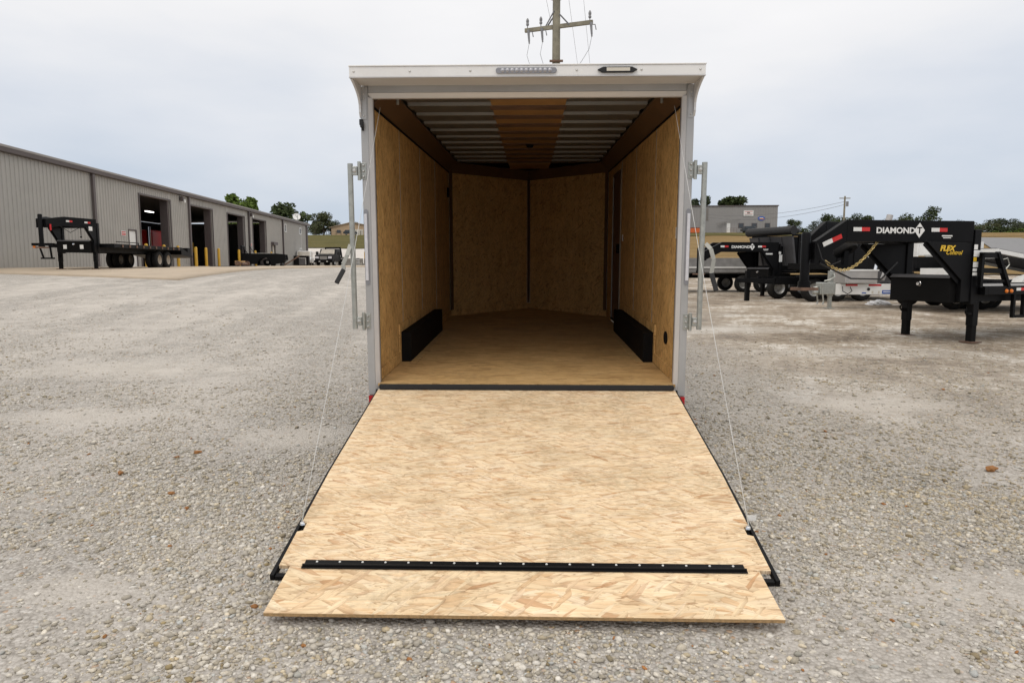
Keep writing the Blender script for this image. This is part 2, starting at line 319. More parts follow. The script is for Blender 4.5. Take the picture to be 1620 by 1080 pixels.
def grass_material(name, a, c2, sc=.12):
    m, n, l, b = new_mat(name)
    t = n.new('ShaderNodeTexCoord')
    mpn = n.new('ShaderNodeMapping'); mpn.inputs['Scale'].default_value = (1, 3, 3); l.new(t.outputs['Object'], mpn.inputs[0])
    z = N(n, 'ShaderNodeTexNoise', Scale=sc, Detail=9.0, Roughness=.7); l.new(mpn.outputs[0], z.inputs['Vector'])
    c = ramp_n(n, l, z.outputs[0], [(.32, a), (.52, tuple((p + q) / 2 for p, q in zip(a, c2))), (.68, c2)])
    l.new(c, b.inputs['Base Color']); b.inputs['Roughness'].default_value = .95; b.inputs['Specular IOR Level'].default_value = .1
    z2 = N(n, 'ShaderNodeTexNoise', Scale=3.0, Detail=6.0); l.new(t.outputs['Object'], z2.inputs['Vector'])
    bp = N(n, 'ShaderNodeBump', Strength=.8, Distance=.4); l.new(z2.outputs[0], bp.inputs['Height']); l.new(bp.outputs[0], b.inputs['Normal'])
grass_material('grass_dry', (.19, .125, .052), (.31, .215, .098))
grass_material('grass_green', (.075, .075, .026), (.165, .135, .048))
simple('bank_gravel', (.58, .54, .50), .95, 0, var=.12, scale=.3)
# loose stones: per-stone tint stored on the mesh
m_, n_, l_, b_ = new_mat('stone'); at_ = n_.new('ShaderNodeAttribute'); at_.attribute_name = 'tint'
tz = n_.new('ShaderNodeTexCoord'); zz = N(n_, 'ShaderNodeTexNoise', Scale=120.0, Detail=3.0); l_.new(tz.outputs['Object'], zz.inputs['Vector'])
l_.new(mixc(n_, l_, .5, at_.outputs['Color'], mixc(n_, l_, 1.0, at_.outputs['Color'], ramp_n(n_, l_, zz.outputs[0], [(.3, (.7, .7, .7)), (.7, (1.2, 1.2, 1.2))]), 'MULTIPLY')), b_.inputs['Base Color'])
b_.inputs['Roughness'].default_value = .85; b_.inputs['Specular IOR Level'].default_value = .3

# ------------------------------------------------------------------ mesh helpers
class MB:
    def __init__(s): s.v = []; s.f = []
    def add(s, vs, fs):
        o = len(s.v); s.v += [tuple(p) for p in vs]; s.f += [tuple(i + o for i in f) for f in fs]; return s
    def box(s, x0, x1, y0, y1, z0, z1, M=None):
        vs = [Vector(p) for p in ((x0, y0, z0), (x1, y0, z0), (x1, y1, z0), (x0, y1, z0), (x0, y0, z1), (x1, y0, z1), (x1, y1, z1), (x0, y1, z1))]
        if M is not None: vs = [M @ p for p in vs]
        return s.add(vs, [(3, 2, 1, 0), (4, 5, 6, 7), (0, 1, 5, 4), (1, 2, 6, 5), (2, 3, 7, 6), (3, 0, 4, 7)])
    def prism(s, pts, fn, d0, d1):
        """polygon pts (a,b) extruded from d0 to d1; fn(a,b,d)->xyz"""
        n = len(pts)
        vs = [fn(a, b, d0) for a, b in pts] + [fn(a, b, d1) for a, b in pts]
        return s.add(vs, [tuple(range(n))[::-1], tuple(range(n, 2 * n))] + [(i, (i + 1) % n, n + (i + 1) % n, n + i) for i in range(n)])
    def bar(s, p, q, w, h, upv=(0, 0, 1)):
        p = Vector(p); q = Vector(q); d = (q - p).normalized(); u = Vector(upv)
        sd = d.cross(u)
        if sd.length < 1e-4: sd = d.cross(Vector((1, 0, 0)))
        sd.normalize(); u = sd.cross(d)
        vs = []
        for c in (p, q):
            for a, b in ((-1, -1), (1, -1), (1, 1), (-1, 1)): vs.append(c + sd * a * w / 2 + u * b * h / 2)
        return s.add(vs, [(3, 2, 1, 0), (4, 5, 6, 7), (0, 1, 5, 4), (1, 2, 6, 5), (2, 3, 7, 6), (3, 0, 4, 7)])
    def tube(s, pts, r, n=8, caps=True):
        pts = [Vector(p) for p in pts]; rs = r if isinstance(r, (list, tuple)) else [r] * len(pts)
        d0 = (pts[1] - pts[0]).normalized(); a = d0.orthogonal().normalized(); vs = []; fs = []
        for i, p in enumerate(pts):
            d = (pts[min(i + 1, len(pts) - 1)] - pts[max(i - 1, 0)]).normalized()
            a = (a - d * a.dot(d)).normalized(); b = d.cross(a)
            for k in range(n):
                t = 2 * math.pi * k / n; vs.append(p + (a * math.cos(t) + b * math.sin(t)) * rs[i])
        for i in range(len(pts) - 1):
            for k in range(n): fs.append((i * n + k, i * n + (k + 1) % n, (i + 1) * n + (k + 1) % n, (i + 1) * n + k))
        if caps: fs += [tuple(range(n))[::-1], tuple(range((len(pts) - 1) * n, len(pts) * n))]
        return s.add(vs, fs)
    def lathe(s, prof, c, axis='y', n=24):
        """profile (radius, offset) turned about an axis through c"""
        vs = []; fs = []; c = Vector(c); m = len(prof)
        for k in range(n):
            t = 2 * math.pi * k / n; a, b = math.cos(t), math.sin(t)
            for r, o in prof:
                p = {'y': (r * a, o, r * b), 'z': (r * a, r * b, o), 'x': (o, r * a, r * b)}[axis]; vs.append(c + Vector(p))
        for k in range(n):
            for i in range(m - 1): fs.append((k * m + i, k * m + i + 1, ((k + 1) % n) * m + i + 1, ((k + 1) % n) * m + i))
        return s.add(vs, fs)
    def ball(s, c, r, n=8):
        prof = [(max(r * math.sin(math.pi * i / n), 1e-4), -r * math.cos(math.pi * i / n)) for i in range(n + 1)]
        return s.lathe(prof, c, 'z', n + 2)
    def build(s, name, mat, parent=None, smooth=False, bevel=0, mats=None):
        me = bpy.data.meshes.new(name); me.from_pydata(s.v, [], s.f)
        bm = bmesh.new(); bm.from_mesh(me); bmesh.ops.recalc_face_normals(bm, faces=bm.faces); bm.to_mesh(me); bm.free()
        me.materials.append(MATS[mat])
        if smooth:
            for p in me.polygons: p.use_smooth = True
            try: me.set_sharp_from_angle(angle=R(40))
            except Exception: pass
        o = bpy.data.objects.new(name, me); COL.objects.link(o)
        if parent: o.parent = parent
        if bevel:
            b = o.modifiers.new('bevel', 'BEVEL'); b.width = bevel; b.segments = 2; b.limit_method = 'ANGLE'; b.angle_limit = R(50)
        return o
def B(name, mat, parent, *a, bevel=0, M=None):
    return MB().box(*a, M=M).build(name, mat, parent, bevel=bevel)
def tag(o, label, cat, group=None):
    o['label'] = label; o['category'] = cat
    if group: o['group'] = group
    return o
def thing(name, label, cat, loc, rz=0.0, group=None):
    o = bpy.data.objects.new(name, None); COL.objects.link(o); o.empty_display_size = .3
    o.location = loc; o.rotation_euler = (0, 0, rz)
    return tag(o, label, cat, group)
def struct(o): o['kind'] = 'structure'; return o
def share(src, parent, loc, rz=0.0, name=None):
    o = src.copy(); COL.objects.link(o); o.parent = parent; o.location = loc; o.rotation_euler = (0, 0, rz)
    if name: o.name = name
    return o
def copy_tree(o, parent=None):
    kids = [c for c in bpy.data.objects if c.parent == o]
    c = o.copy(); COL.objects.link(c); c.parent = parent
    for k in kids: copy_tree(k, c)
    return c
def text(name, s, size, mat, parent, origin, right, upv, extr=.002, shear=0, off=0.0, xs=1.0, align='CENTER'):
    cu = bpy.data.curves.new(name, 'FONT'); cu.body = s; cu.size = size; cu.extrude = extr; cu.shear = shear; cu.offset = off
    cu.align_x = align; cu.align_y = 'CENTER'; cu.resolution_u = 3
    t = bpy.data.objects.new('tmp_text', cu); COL.objects.link(t)
    dg = bpy.context.evaluated_depsgraph_get(); me = bpy.data.meshes.new_from_object(t.evaluated_get(dg))
    bpy.data.objects.remove(t); bpy.data.curves.remove(cu)
    rt = Vector(right).normalized(); up = Vector(upv).normalized(); nn = rt.cross(up)
    M = Matrix((rt * xs, up, nn)).transposed().to_4x4(); M.translation = Vector(origin)
    me.transform(M); me.materials.clear(); me.materials.append(MATS[mat]); me.name = name
    o = bpy.data.objects.new(name, me); COL.objects.link(o); o.parent = parent
    return o
def plate(name, mat, parent, origin, right, upv, w, h, t=.003):
    """thin sticker or sign centred on origin, facing right x up"""
    rt = Vector(right).normalized(); up = Vector(upv).normalized(); nn = rt.cross(up); o = Vector(origin)
    mb = MB(); mb.prism([(-w/2, -h/2), (w/2, -h/2), (w/2, h/2), (-w/2, h/2)], lambda a, b, d: o + rt * a + up * b + nn * d, 0, t)
    return mb.build(name, mat, parent)
def poly_plate(name, mat, parent, origin, right, upv, pts, t=.003):
    rt = Vector(right).normalized(); up = Vector(upv).normalized(); nn = rt.cross(up); o = Vector(origin)
    return MB().prism(pts, lambda a, b, d: o + rt * a + up * b + nn * d, 0, t).build(name, mat, parent)

# ------------------------------------------------------------------ terrain
def sheet(name, xs, ys, dz, mat, warp=None):
    X, Y = np.meshgrid(np.asarray(xs, float), np.asarray(ys, float))
    if warp: X, Y = warp(X, Y)
    Z = ground_z(X, Y) + dz
    nx, ny = X.shape[1], X.shape[0]
    v = np.stack([X.ravel(), Y.ravel(), Z.ravel()], 1)
    i = np.arange(ny * nx).reshape(ny, nx)
    f = np.stack([i[:-1, :-1].ravel(), i[:-1, 1:].ravel(), i[1:, 1:].ravel(), i[1:, :-1].ravel()], 1)
    me = bpy.data.meshes.new(name); me.from_pydata(v.tolist(), [], f.tolist())
    for p in me.polygons: p.use_smooth = True
    me.materials.append(MATS[mat]); o = bpy.data.objects.new(name, me); COL.objects.link(o); return struct(o)
gx = np.concatenate([[-2500, -1200, -600, -300, -160, -100, -60], np.arange(-40, 41, 1.0), [60, 100, 160, 300, 600, 1200, 2500]])
gy = np.concatenate([[-400, -150, -60], np.arange(-20, 61, 1.0), np.arange(64, 300, 4.0), [350, 500, 900, 1600, 3000]])
sheet('ground', gx, gy, 0.0, 'gravel_ground')
# concrete apron in front of the workshop
def apron_warp(X, Y):
    # X, Y hold parameters 0..1; the apron is a four-sided slab
    a, b, c, d = np.array([-24.5, 26.2]), np.array([-10.6, 20.9]), np.array([-12.6, 84.0]), np.array([-27.4, 84.0])
    u, w = X[..., None], Y[..., None]
    P = (a * (1 - u) + b * u) * (1 - w) + (d * (1 - u) + c * u) * w
    return P[..., 0], P[..., 1]
ap = sheet('concrete_apron', np.linspace(0, 1, 15), np.linspace(0, 1, 50) ** 1.4, .05, 'concrete', apron_warp)
sol = ap.modifiers.new('thick', 'SOLIDIFY'); sol.thickness = .12; sol.offset = -1
# white gravel bank and grass hill on the left, dry field and green verge on the right
ww = lambda X, Y: (X + 2.5 * np.sin(Y * .09), Y + 1.6 * np.sin(X * .21) + .9 * np.sin(X * .53))
sheet('gravel_bank', np.linspace(-140, -6, 60), np.linspace(90, 148, 30), .10, 'bank_gravel', ww)
sheet('grass_hill', np.linspace(-260, -4, 70), np.linspace(146, 420, 50), .22, 'grass_green', ww)
sheet('dry_field', np.concatenate([np.linspace(-3, 120, 60), np.linspace(130, 500, 12)]), np.linspace(52, 150, 50), .10, 'grass_dry', ww)
sheet('green_verge', np.linspace(10, 66, 40), np.linspace(146, 172, 14), .2, 'grass_green', ww)
sheet('far_field', np.concatenate([np.linspace(62, 200, 60), np.linspace(220, 900, 14)]), np.linspace(140, 420, 50), .16, 'grass_dry', ww)

def strip_warp(X, Y):
    a, b = np.array([86.0, 132.0]), np.array([44.0, 58.0])
    d = (b - a) / np.linalg.norm(b - a); nn_ = np.array([-d[1], d[0]])
    P = a + (b - a) * Y[..., None] + nn_ * (X[..., None] - .5) * 7.0
    return P[..., 0], P[..., 1]
simple('strip_grey', (.20, .20, .205), .85, 0, var=.1, scale=.6)
sheet('grey_strip', np.linspace(0, 1, 5), np.linspace(0, 1, 40), .22, 'strip_grey', strip_warp)  # grey ground strip standing in for a pale aluminium deck

# ------------------------------------------------------------------ enclosed cargo trailer (the subject)
TILT = R(1.72); F = .62                      # F: floor height above the gravel
tr = thing('enclosed_trailer', 'silver and white enclosed cargo trailer with its wooden rear ramp lowered', 'trailer',
           (0, 5.511 + F * math.sin(TILT), .738 - F * math.cos(TILT)))
tr.rotation_euler = (TILT, 0, 0)
HW, WI, YC, YT = 1.266, 1.20, 5.21, 6.60     # outer half width, inner wall, corner and nose along the axis
ZT = F + 2.34                                 # roof underside
# floor boards
yb = [0.0, 1.345, 2.56, 3.78, 5.0]
for a, b in zip(yb[:-1], yb[1:]):
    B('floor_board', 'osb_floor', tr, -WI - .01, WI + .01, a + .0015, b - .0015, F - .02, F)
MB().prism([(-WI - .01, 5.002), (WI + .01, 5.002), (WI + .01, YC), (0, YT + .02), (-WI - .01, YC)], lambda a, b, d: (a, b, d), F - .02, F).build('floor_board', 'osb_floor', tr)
# side wall boards with open joints
for sx in (-1, 1):
    ys = [0.03, 1.21, 2.43, 3.65, YC]
    for a, b in zip(ys[:-1], ys[1:]):
        if sx > 0 and a > 3.6:      # boards round the side door on the right wall
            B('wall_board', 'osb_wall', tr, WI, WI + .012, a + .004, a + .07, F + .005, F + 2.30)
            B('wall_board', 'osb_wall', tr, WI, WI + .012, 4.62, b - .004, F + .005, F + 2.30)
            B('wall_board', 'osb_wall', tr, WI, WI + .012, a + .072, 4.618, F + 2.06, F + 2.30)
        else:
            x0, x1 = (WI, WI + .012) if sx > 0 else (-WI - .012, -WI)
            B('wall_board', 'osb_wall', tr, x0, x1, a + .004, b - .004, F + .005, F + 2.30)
        B('joint_strip', 'zinc', tr, *sorted((sx * (WI - .003), sx * (WI + .01))), b - .0045, b + .0045, F + .1, F + 2.28)
    # kick board along the floor, interrupted by the wheel box, and frame strip round the box
    k = sx * (WI - .006)
    for a, b in ((.03, .97), (3.46, 3.66 if sx > 0 else YC)):
        B('kick_board', 'osb_wall', tr, min(k - .006 * sx, k + .005 * sx), max(k - .006 * sx, k + .005 * sx), a, b, F + .004, F + .095)
    x0, x1 = sorted((sx * (WI - .002), sx * (WI - .013)))
    B('wheel_box_trim', 'osb_wall', tr, x0, x1, .975, 3.455, F + .285, F + .365)
    B('wheel_box_trim', 'osb_wall', tr, x0, x1, .975, 1.035, F + .005, F + .283)
    x0, x1 = sorted((sx * (WI - .002), sx * (WI - .105)))
    wbm = MB().prism([(1.04, F + .001), (3.40, F + .001), (3.40, F + .28), (1.04, F + .28)], lambda a, b, d: (d, a, b), x0, x1)
    wbm.build('wheel_box', 'black_box', tr, bevel=.006)
    x0, x1 = sorted((sx * (WI - .105), sx * (WI - .17)))
    B('wheel_box_foot', 'osb_floor', tr, x0, x1, .99, 3.42, F + .001, F + .007)
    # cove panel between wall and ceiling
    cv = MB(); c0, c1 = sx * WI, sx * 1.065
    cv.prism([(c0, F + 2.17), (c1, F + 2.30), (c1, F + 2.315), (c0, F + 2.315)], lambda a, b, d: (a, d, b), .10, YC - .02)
    cv.build('ceiling_cove', 'luan_dark_shade', tr)
    x0, x1 = sorted((sx * (WI - .001), sx * (WI - .012)))
    B('cove_trim', 'black_box', tr, x0, x1, .10, YC - .03, F + 2.155, F + 2.169)
    # nose wall boards (V front)
    L = math.hypot(WI, YT - YC); dx, dy = -sx * WI / L, (YT - YC) / L
    nx, ny = (-sx * dy if False else 0), 0
    inn = Vector((-sx * dy, -abs(dx), 0)).normalized()       # faces back into the box
    def nose(a, t, z, sx=sx, dx=dx, dy=dy, inn=inn): return Vector((sx * WI + dx * a, YC + dy * a, z)) - inn * t
    MB().prism([(.03, F + .09), (L - .04, F + .09), (L - .04, F + 2.2), (.03, F + 2.2)], lambda a, b, d: nose(a, d, b), 0, .012).build('nose_board', 'osb_nose' if sx < 0 else 'osb_nose_b', tr)
    MB().prism([(.0, F + .002), (L, F + .002), (L, F + .09), (.0, F + .09)], lambda a, b, d: nose(a, d, b), -.010, .012).build('kick_board', 'osb_nose' if sx < 0 else 'osb_nose_b', tr)
    MB().prism([(.0, F + .095), (.055, F + .095), (.055, F + 2.19), (.0, F + 2.19)], lambda a, b, d: nose(a, d, b), -.02, -.001).build('corner_post', 'luan_dark_shade', tr)
    MB().prism([(L - .035, F + .095), (L, F + .095), (L, F + 2.19), (L - .035, F + 2.19)], lambda a, b, d: nose(a, d, b), -.012, -.001).build('nose_post', 'luan_dark_shade', tr)
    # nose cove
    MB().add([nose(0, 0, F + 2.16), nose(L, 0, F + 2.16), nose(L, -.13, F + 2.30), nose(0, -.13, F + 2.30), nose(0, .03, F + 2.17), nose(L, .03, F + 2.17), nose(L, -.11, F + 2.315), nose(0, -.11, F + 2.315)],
             [(0, 1, 2, 3), (7, 6, 5, 4), (0, 4, 5, 1), (1, 5, 6, 2), (2, 6, 7, 3), (3, 7, 4, 0)]).build('nose_cove', 'luan_dark_shade', tr)
# side door on the right wall
sd = B('side_door', 'door_brown', tr, WI + .005, WI + .03, 3.76, 4.58, F + .06, F + 2.02)
for a in ((3.722, 3.758, F + .03, F + 2.058), (4.582, 4.618, F + .03, F + 2.058)):
    B('door_frame', 'zinc', sd, WI - .004, WI + .02, *a)
B('door_frame', 'luan_dark_shade', sd, WI - .004, WI + .02, 3.76, 4.58, F + 2.022, F + 2.058)  # aluminium head piece; its shade is put into this dark colour
B('door_threshold', 'black_rubber', sd, WI - .01, WI + .02, 3.76, 4.58, F + .03, F + .058)
B('door_latch', 'black_box', sd, WI - .03, WI + .004, 3.80, 3.90, F + .98, F + 1.10, bevel=.008)
# wall fittings
ov = [(.075 * math.cos(t), .055 * math.sin(t)) for t in np.linspace(0, 2 * math.pi, 24, endpoint=False)]
MB().prism([(.49 + a, F + .31 + b) for a, b in ov], lambda a, b, d: (d, a, b), WI - .008, WI - .0005).build('side_vent', 'black_box', tr)
B('light_switch', 'white_paint', tr, WI - .01, WI - .0005, .135, .175, F + 1.15, F + 1.24, bevel=.002)
B('light_switch', 'white_paint', tr, WI - .008, WI - .0005, 3.43, 3.49, F + 1.14, F + 1.22, bevel=.002)
B('wall_box', 'black_box', tr, -WI + .001, -WI + .03, 4.95, 5.0, F + 1.78, F + 1.92, bevel=.004)
# roof: skin, bows, centre board
roof_pts = [(-HW, .0), (HW, .0), (HW, YC), (0.35, YT + .25), (-.35, YT + .25), (-HW, YC)]
MB().prism(roof_pts, lambda a, b, d: (a, b, d), F + 2.3605, F + 2.375).build('roof_skin', 'galv_roof', tr)
for i in range(11):
    y = .50 + .468 * i
    if y > 5.25: break
    bw = MB()
    bw.prism([(y - .105, F + 2.359), (y - .09, F + 2.312), (y + .09, F + 2.312), (y + .105, F + 2.359)], lambda a, b, d: (d, a, b), -1.055, 1.055)
    bw.build('roof_bow', 'galv_roof', tr, bevel=.004)
    B('roof_rib', 'galv_roof', tr, -1.05, 1.05, y + .16, y + .31, F + 2.328, F + 2.359, bevel=.01)
    B('ceiling_board', 'luan', tr, -.31, .335, y + .108, y + .36, F + 2.310, F + 2.325)
    MB().prism([(-.33, y - .088), (.35, y - .088), (.35, y + .088), (-.33, y + .088)], lambda a, b, d: (a, b, d), F + 2.306, F + 2.3115).build('bow_cover', 'steel_rust', tr)
B('ceiling_board', 'luan', tr, -.31, .335, .26, .42, F + 2.318, F + 2.333)
MB().prism([(-1.24, 5.31), (1.24, 5.31), (.36, YT + .2), (-.36, YT + .2)], lambda a, b, d: (a, b, d), F + 2.345, F + 2.36).build('nose_ceiling', 'black_box', tr)
B('roof_plate', 'luan', tr, -.30, .32, 5.30, 6.05, F + 2.30, F + 2.32)
for x in (-.235, .19): MB().tube([(x, .30, F + 2.30), (x + .05, .30, F + 2.285)], .012, 8).build('wire_clip', 'orange_paint', tr)
for x in (-1.02, 1.06): MB().tube([(x, .22, F + 2.30), (x, .22, F + 2.20)], .012, 8).build('cable_bolt', 'galv', tr)
MB().tube([(.02, 3.3, F + 2.30), (.02, 3.3, F + 2.27)], [.05, .035], 12).build('dome_light', 'black_box', tr)
# outside skin
for sx in (-1, 1):
    x0, x1 = sorted((sx * (HW - .02), sx * (HW - .004)))
    B('side_skin', 'skin_white', tr, x0, x1, .05, YC, F - .06, F + 2.36)
    MB().add([(sx * (HW - .004), YC, F - .06), (sx * .3, YT + .25, F - .06), (sx * .3, YT + .25, F + 2.36), (sx * (HW - .004), YC, F + 2.36),
              (sx * (HW - .03), YC, F - .06), (sx * .3, YT + .22, F - .06), (sx * .3, YT + .22, F + 2.36), (sx * (HW - .03), YC, F + 2.36)],
             [(0, 1, 2, 3), (7, 6, 5, 4), (0, 4, 5, 1), (3, 2, 6, 7), (1, 5, 6, 2), (0, 3, 7, 4)]).build('nose_skin', 'skin_white', tr)
    for yy in (1.75, 2.72):
        w = MB().lathe([(.16, -.075), (.30, -.075), (.34, -.05), (.345, 0), (.34, .05), (.30, .075), (.16, .075)], (sx * (HW - .085), yy, .345), 'x', 24).build('wheel', 'tyre', tr, smooth=True)
        MB().lathe([(.02, sx * .03), (.10, sx * .05), (.17, sx * .02), (.175, sx * .07)], (sx * (HW - .085), yy, .345), 'x', 16).build('rim', 'rim', w, smooth=True)
    x0, x1 = sorted((sx * (HW - .003), sx * (HW + .02)))
    B('fender', 'alu_lip', tr, x0, x1, 1.30, 3.15, .70, .86, bevel=.02)
B('nose_cap', 'skin_white', tr, -.3, .3, YT + .20, YT + .25, F - .06, F + 2.36)
B('underframe', 'black_paint', tr, -1.1, 1.1, .06, YC, F - .15, F - .022)
MB().bar((-.9, YC - .3, F - .12), (0, YT + 1.4, F - .12), .08, .10).bar((.9, YC - .3, F - .12), (0, YT + 1.4, F - .12), .08, .10).build('tongue', 'black_paint', tr)
MB().tube([(0, YT + 1.2, .02), (0, YT + 1.2, F + .3)], .035, 10).build('tongue_jack', 'galv', tr)
# rear frame: posts, header, bright inner lip
for sx in (-1, 1):
    x0, x1 = sorted((sx * 1.205, sx * HW))
    B('rear_post', 'alu_white', tr, x0, x1, -.012, .06, F - .095, F + 2.293, bevel=.008)
    MB().prism([(sx * 1.205, -.014), (sx * 1.176, .018), (sx * 1.176, .058), (sx * 1.204, .058)], lambda a, b, d: (a, b, d), F - .045, F + 2.212).build('post_lip', 'alu_lip', tr)
    B('door_seal', 'black_rubber', tr, *sorted((sx * 1.203, sx * 1.178)), .0585, .085, F + .002, F + 2.2)
    x0, x1 = sorted((sx * 1.222, sx * (HW - .001)))
    B('post_reflector', 'red_paint', tr, x0, x1, -.016, -.0125, F - .172, F - .097)
    B('post_foot', 'alu_white', tr, x0, x1, -.011, .05, F - .19, F - .097)
MB().box(-1.204, 1.204, -.010, .058, F + 2.245, F + 2.36).build('rear_header', 'alu_white', tr, bevel=.006)
MB().prism([(-.012, F + 2.243), (.018, F + 2.209), (.056, F + 2.209), (.056, F + 2.243)], lambda a, b, d: (d, a, b), -1.2035, 1.2035).build('header_lip', 'alu_lip', tr)
B('sill_strip', 'black_rubber', tr, -1.175, 1.175, -.03, -.0005, F - .045, F - .004, bevel=.006)
# awning cap over the door with soffit and curved brackets
CY0, CY1, CZ0, CZ1 = -.285, -.262, F + 2.298, F + 2.368
B('cap_fascia', 'cap_white', tr, -1.274, 1.274, CY0, CY1, CZ0, CZ1, bevel=.004)
B('cap_drip_edge', 'cap_white', tr, -1.278, 1.278, CY0 - .006, CY1 + .02, CZ1 + .0005, CZ1 + .010, bevel=.003)
B('cap_bottom_edge', 'alu_lip', tr, -1.275, 1.275, CY0 - .004, CY1 + .004, CZ0 - .006, CZ0 - .0005)
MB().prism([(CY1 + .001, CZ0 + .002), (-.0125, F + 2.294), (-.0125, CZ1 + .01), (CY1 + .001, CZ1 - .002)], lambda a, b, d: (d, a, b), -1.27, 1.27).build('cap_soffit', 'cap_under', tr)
for sx in (-1, 1):
    prof = [(-.012, F + 2.06), (-.035, F + 2.10)]
    for t in np.linspace(0, 1, 9): prof.append((-.035 - .235 * t ** 1.9, F + 2.12 + .168 * t ** .75))
    prof += [(CY1, F + 2.293), (-.012, F + 2.293)]
    x0, x1 = sorted((sx * (HW - .012), sx * (HW + .004)))
    MB().prism(prof, lambda a, b, d: (d, a, b), x0, x1).build('cap_bracket', 'alu_lip', tr)
    x0, x1 = sorted((sx * (HW - .05), sx * (HW - .013)))
    B('bracket_flange', 'alu_white', tr, x0, x1, -.018, -.0125, F + 2.05, F + 2.29)
    for z in (F + 2.075, F + 2.20, F + 2.235): MB().lathe([(.0005, -.006), (.006, -.004), (.008, 0)], (sx * (HW - .03), -.018, z), 'y', 8).build('bracket_screw', 'screw', tr)
scr = MB().lathe([(.0005, -.007), (.006, -.005), (.009, 0)], (0, 0, 0), 'y', 8).build('cap_screw', 'screw', tr)
scr.location = (-1.24, CY0, F + 2.335)
for x in (-.835, -.40, .36, .82, 1.235): share(scr, tr, (x, CY0, F + 2.335))
# third brake light: clear bar of round lamps
def stadium(w, h, n=8):
    r = h / 2; p = []
    for k in range(n + 1): t = -math.pi / 2 + math.pi * k / n; p.append((w / 2 - r + r * math.cos(t), r * math.sin(t)))
    for k in range(n + 1): t = math.pi / 2 + math.pi * k / n; p.append((-w / 2 + r + r * math.cos(t), r * math.sin(t)))
    return p
bl = MB().prism([(a + .0, b + F + 2.333) for a, b in stadium(.435, .038)], lambda a, b, d: (a, d, b), CY0 - .012, CY0 - .0005).build('brake_light', 'lens_housing', tr)
for i in range(11):
    MB().lathe([(.0005, -.010), (.009, -.008), (.0155, -.001), (.0155, .001)], (-.168 + i * .0336, CY0 - .013, F + 2.333), 'y', 12).build('lamp_cell', 'led', bl, smooth=True)
lp = MB().prism([(.505, F + 2.333), (.545, F + 2.352), (.75, F + 2.352), (.79, F + 2.333), (.755, F + 2.313), (.54, F + 2.313)], lambda a, b, d: (a, d, b), CY0 - .02, CY0 - .0005).build('work_light', 'black_rubber', tr, bevel=.003)
B('work_light_lens', 'cream_paint', lp, .570, .735, CY0 - .0235, CY0 - .0205, F + 2.322, F + 2.345)
# tail lamps set in the posts
for sx in (-1, 1):
    c = sx * 1.245
    h = MB().prism([(c + b, F + 1.083 + a) for a, b in stadium(.585, .036)], lambda a, b, d: (a, d, b), -.019, -.0125).build('tail_lamp', 'lens_housing', tr)
    B('tail_lamp_lens', 'lens_clear', h, c - .012 + sx * .002, c + .012 + sx * .002, -.026, -.0195, F + .825, F + 1.34, bevel=.004)
    # bar lock pipe on two hinge brackets
    px = sx * 1.352
    for z in (F + 1.665, F + .505):
        x0, x1 = sorted((sx * 1.232, sx * 1.275)); hb = B('hinge_bracket', 'galv', tr, x0, x1, -.018, -.0125, z - .062, z + .062, bevel=.002)
        MB().tube([(sx * 1.283, -.03, z - .07), (sx * 1.283, -.03, z + .07)], .013, 10).build('hinge_barrel', 'galv', hb, smooth=True)
        x0, x1 = sorted((sx * 1.297, sx * 1.334)); B('hinge_arm', 'galv', hb, x0, x1, -.045, -.018, z - .034, z + .034, bevel=.004)
        MB().lathe([(.0005, -.006), (.012, -.004), (.016, 0)], (sx * 1.318, -.046, z), 'y', 12).build('hinge_pin', 'screw', hb)
        for dz in (-.042, 0, .042): MB().lathe([(.0005, -.012), (.007, -.010), (.010, -.002), (.010, 0)], (sx * 1.252, -.0185, z + dz), 'y', 8).build('hinge_bolt', 'screw', hb, smooth=True)
    pipe = MB().tube([(px, -.03, F + .445), (px, -.03, F + 1.72)], .0205, 14).build('lock_pipe', 'galv', tr, smooth=True)
    # cranked lever with a black grip
    if sx < 0: pts = [(-1.368, -.035, F + 1.105), (-1.388, -.07, F + 1.02), (-1.418, -.085, F + .955), (-1.412, -.09, F + .915)]; gp = [(-1.412, -.09, F + .915), (-1.463, -.13, F + .81)]
    else: pts = [(1.380, -.035, F + 1.11), (1.412, -.07, F + 1.07), (1.432, -.085, F + .99), (1.418, -.09, F + .885)]; gp = [(1.418, -.09, F + .885), (1.450, -.13, F + .755)]
    hm = MB()
    for a, b in zip(pts[:-1], pts[1:]): hm.bar(a, b, .030, .012, (0, 1, 0))
    hm.build('lock_lever', 'zinc', pipe)
    MB().bar(gp[0], gp[1], .034, .022, (0, 1, 0)).build('lever_grip', 'black_rubber', pipe, bevel=.004)
ct = MB().box(-1.272, -1.244, -.032, -.0125, F + 2.005, F + 2.05).box(-1.262, -1.238, -.05, -.02, F + 1.985, F + 2.03).box(-1.256, -1.24, -.03, -.0125, F + 1.965, F + 1.99)
ct.build('door_catch', 'black_rubber', tr, bevel=.004)
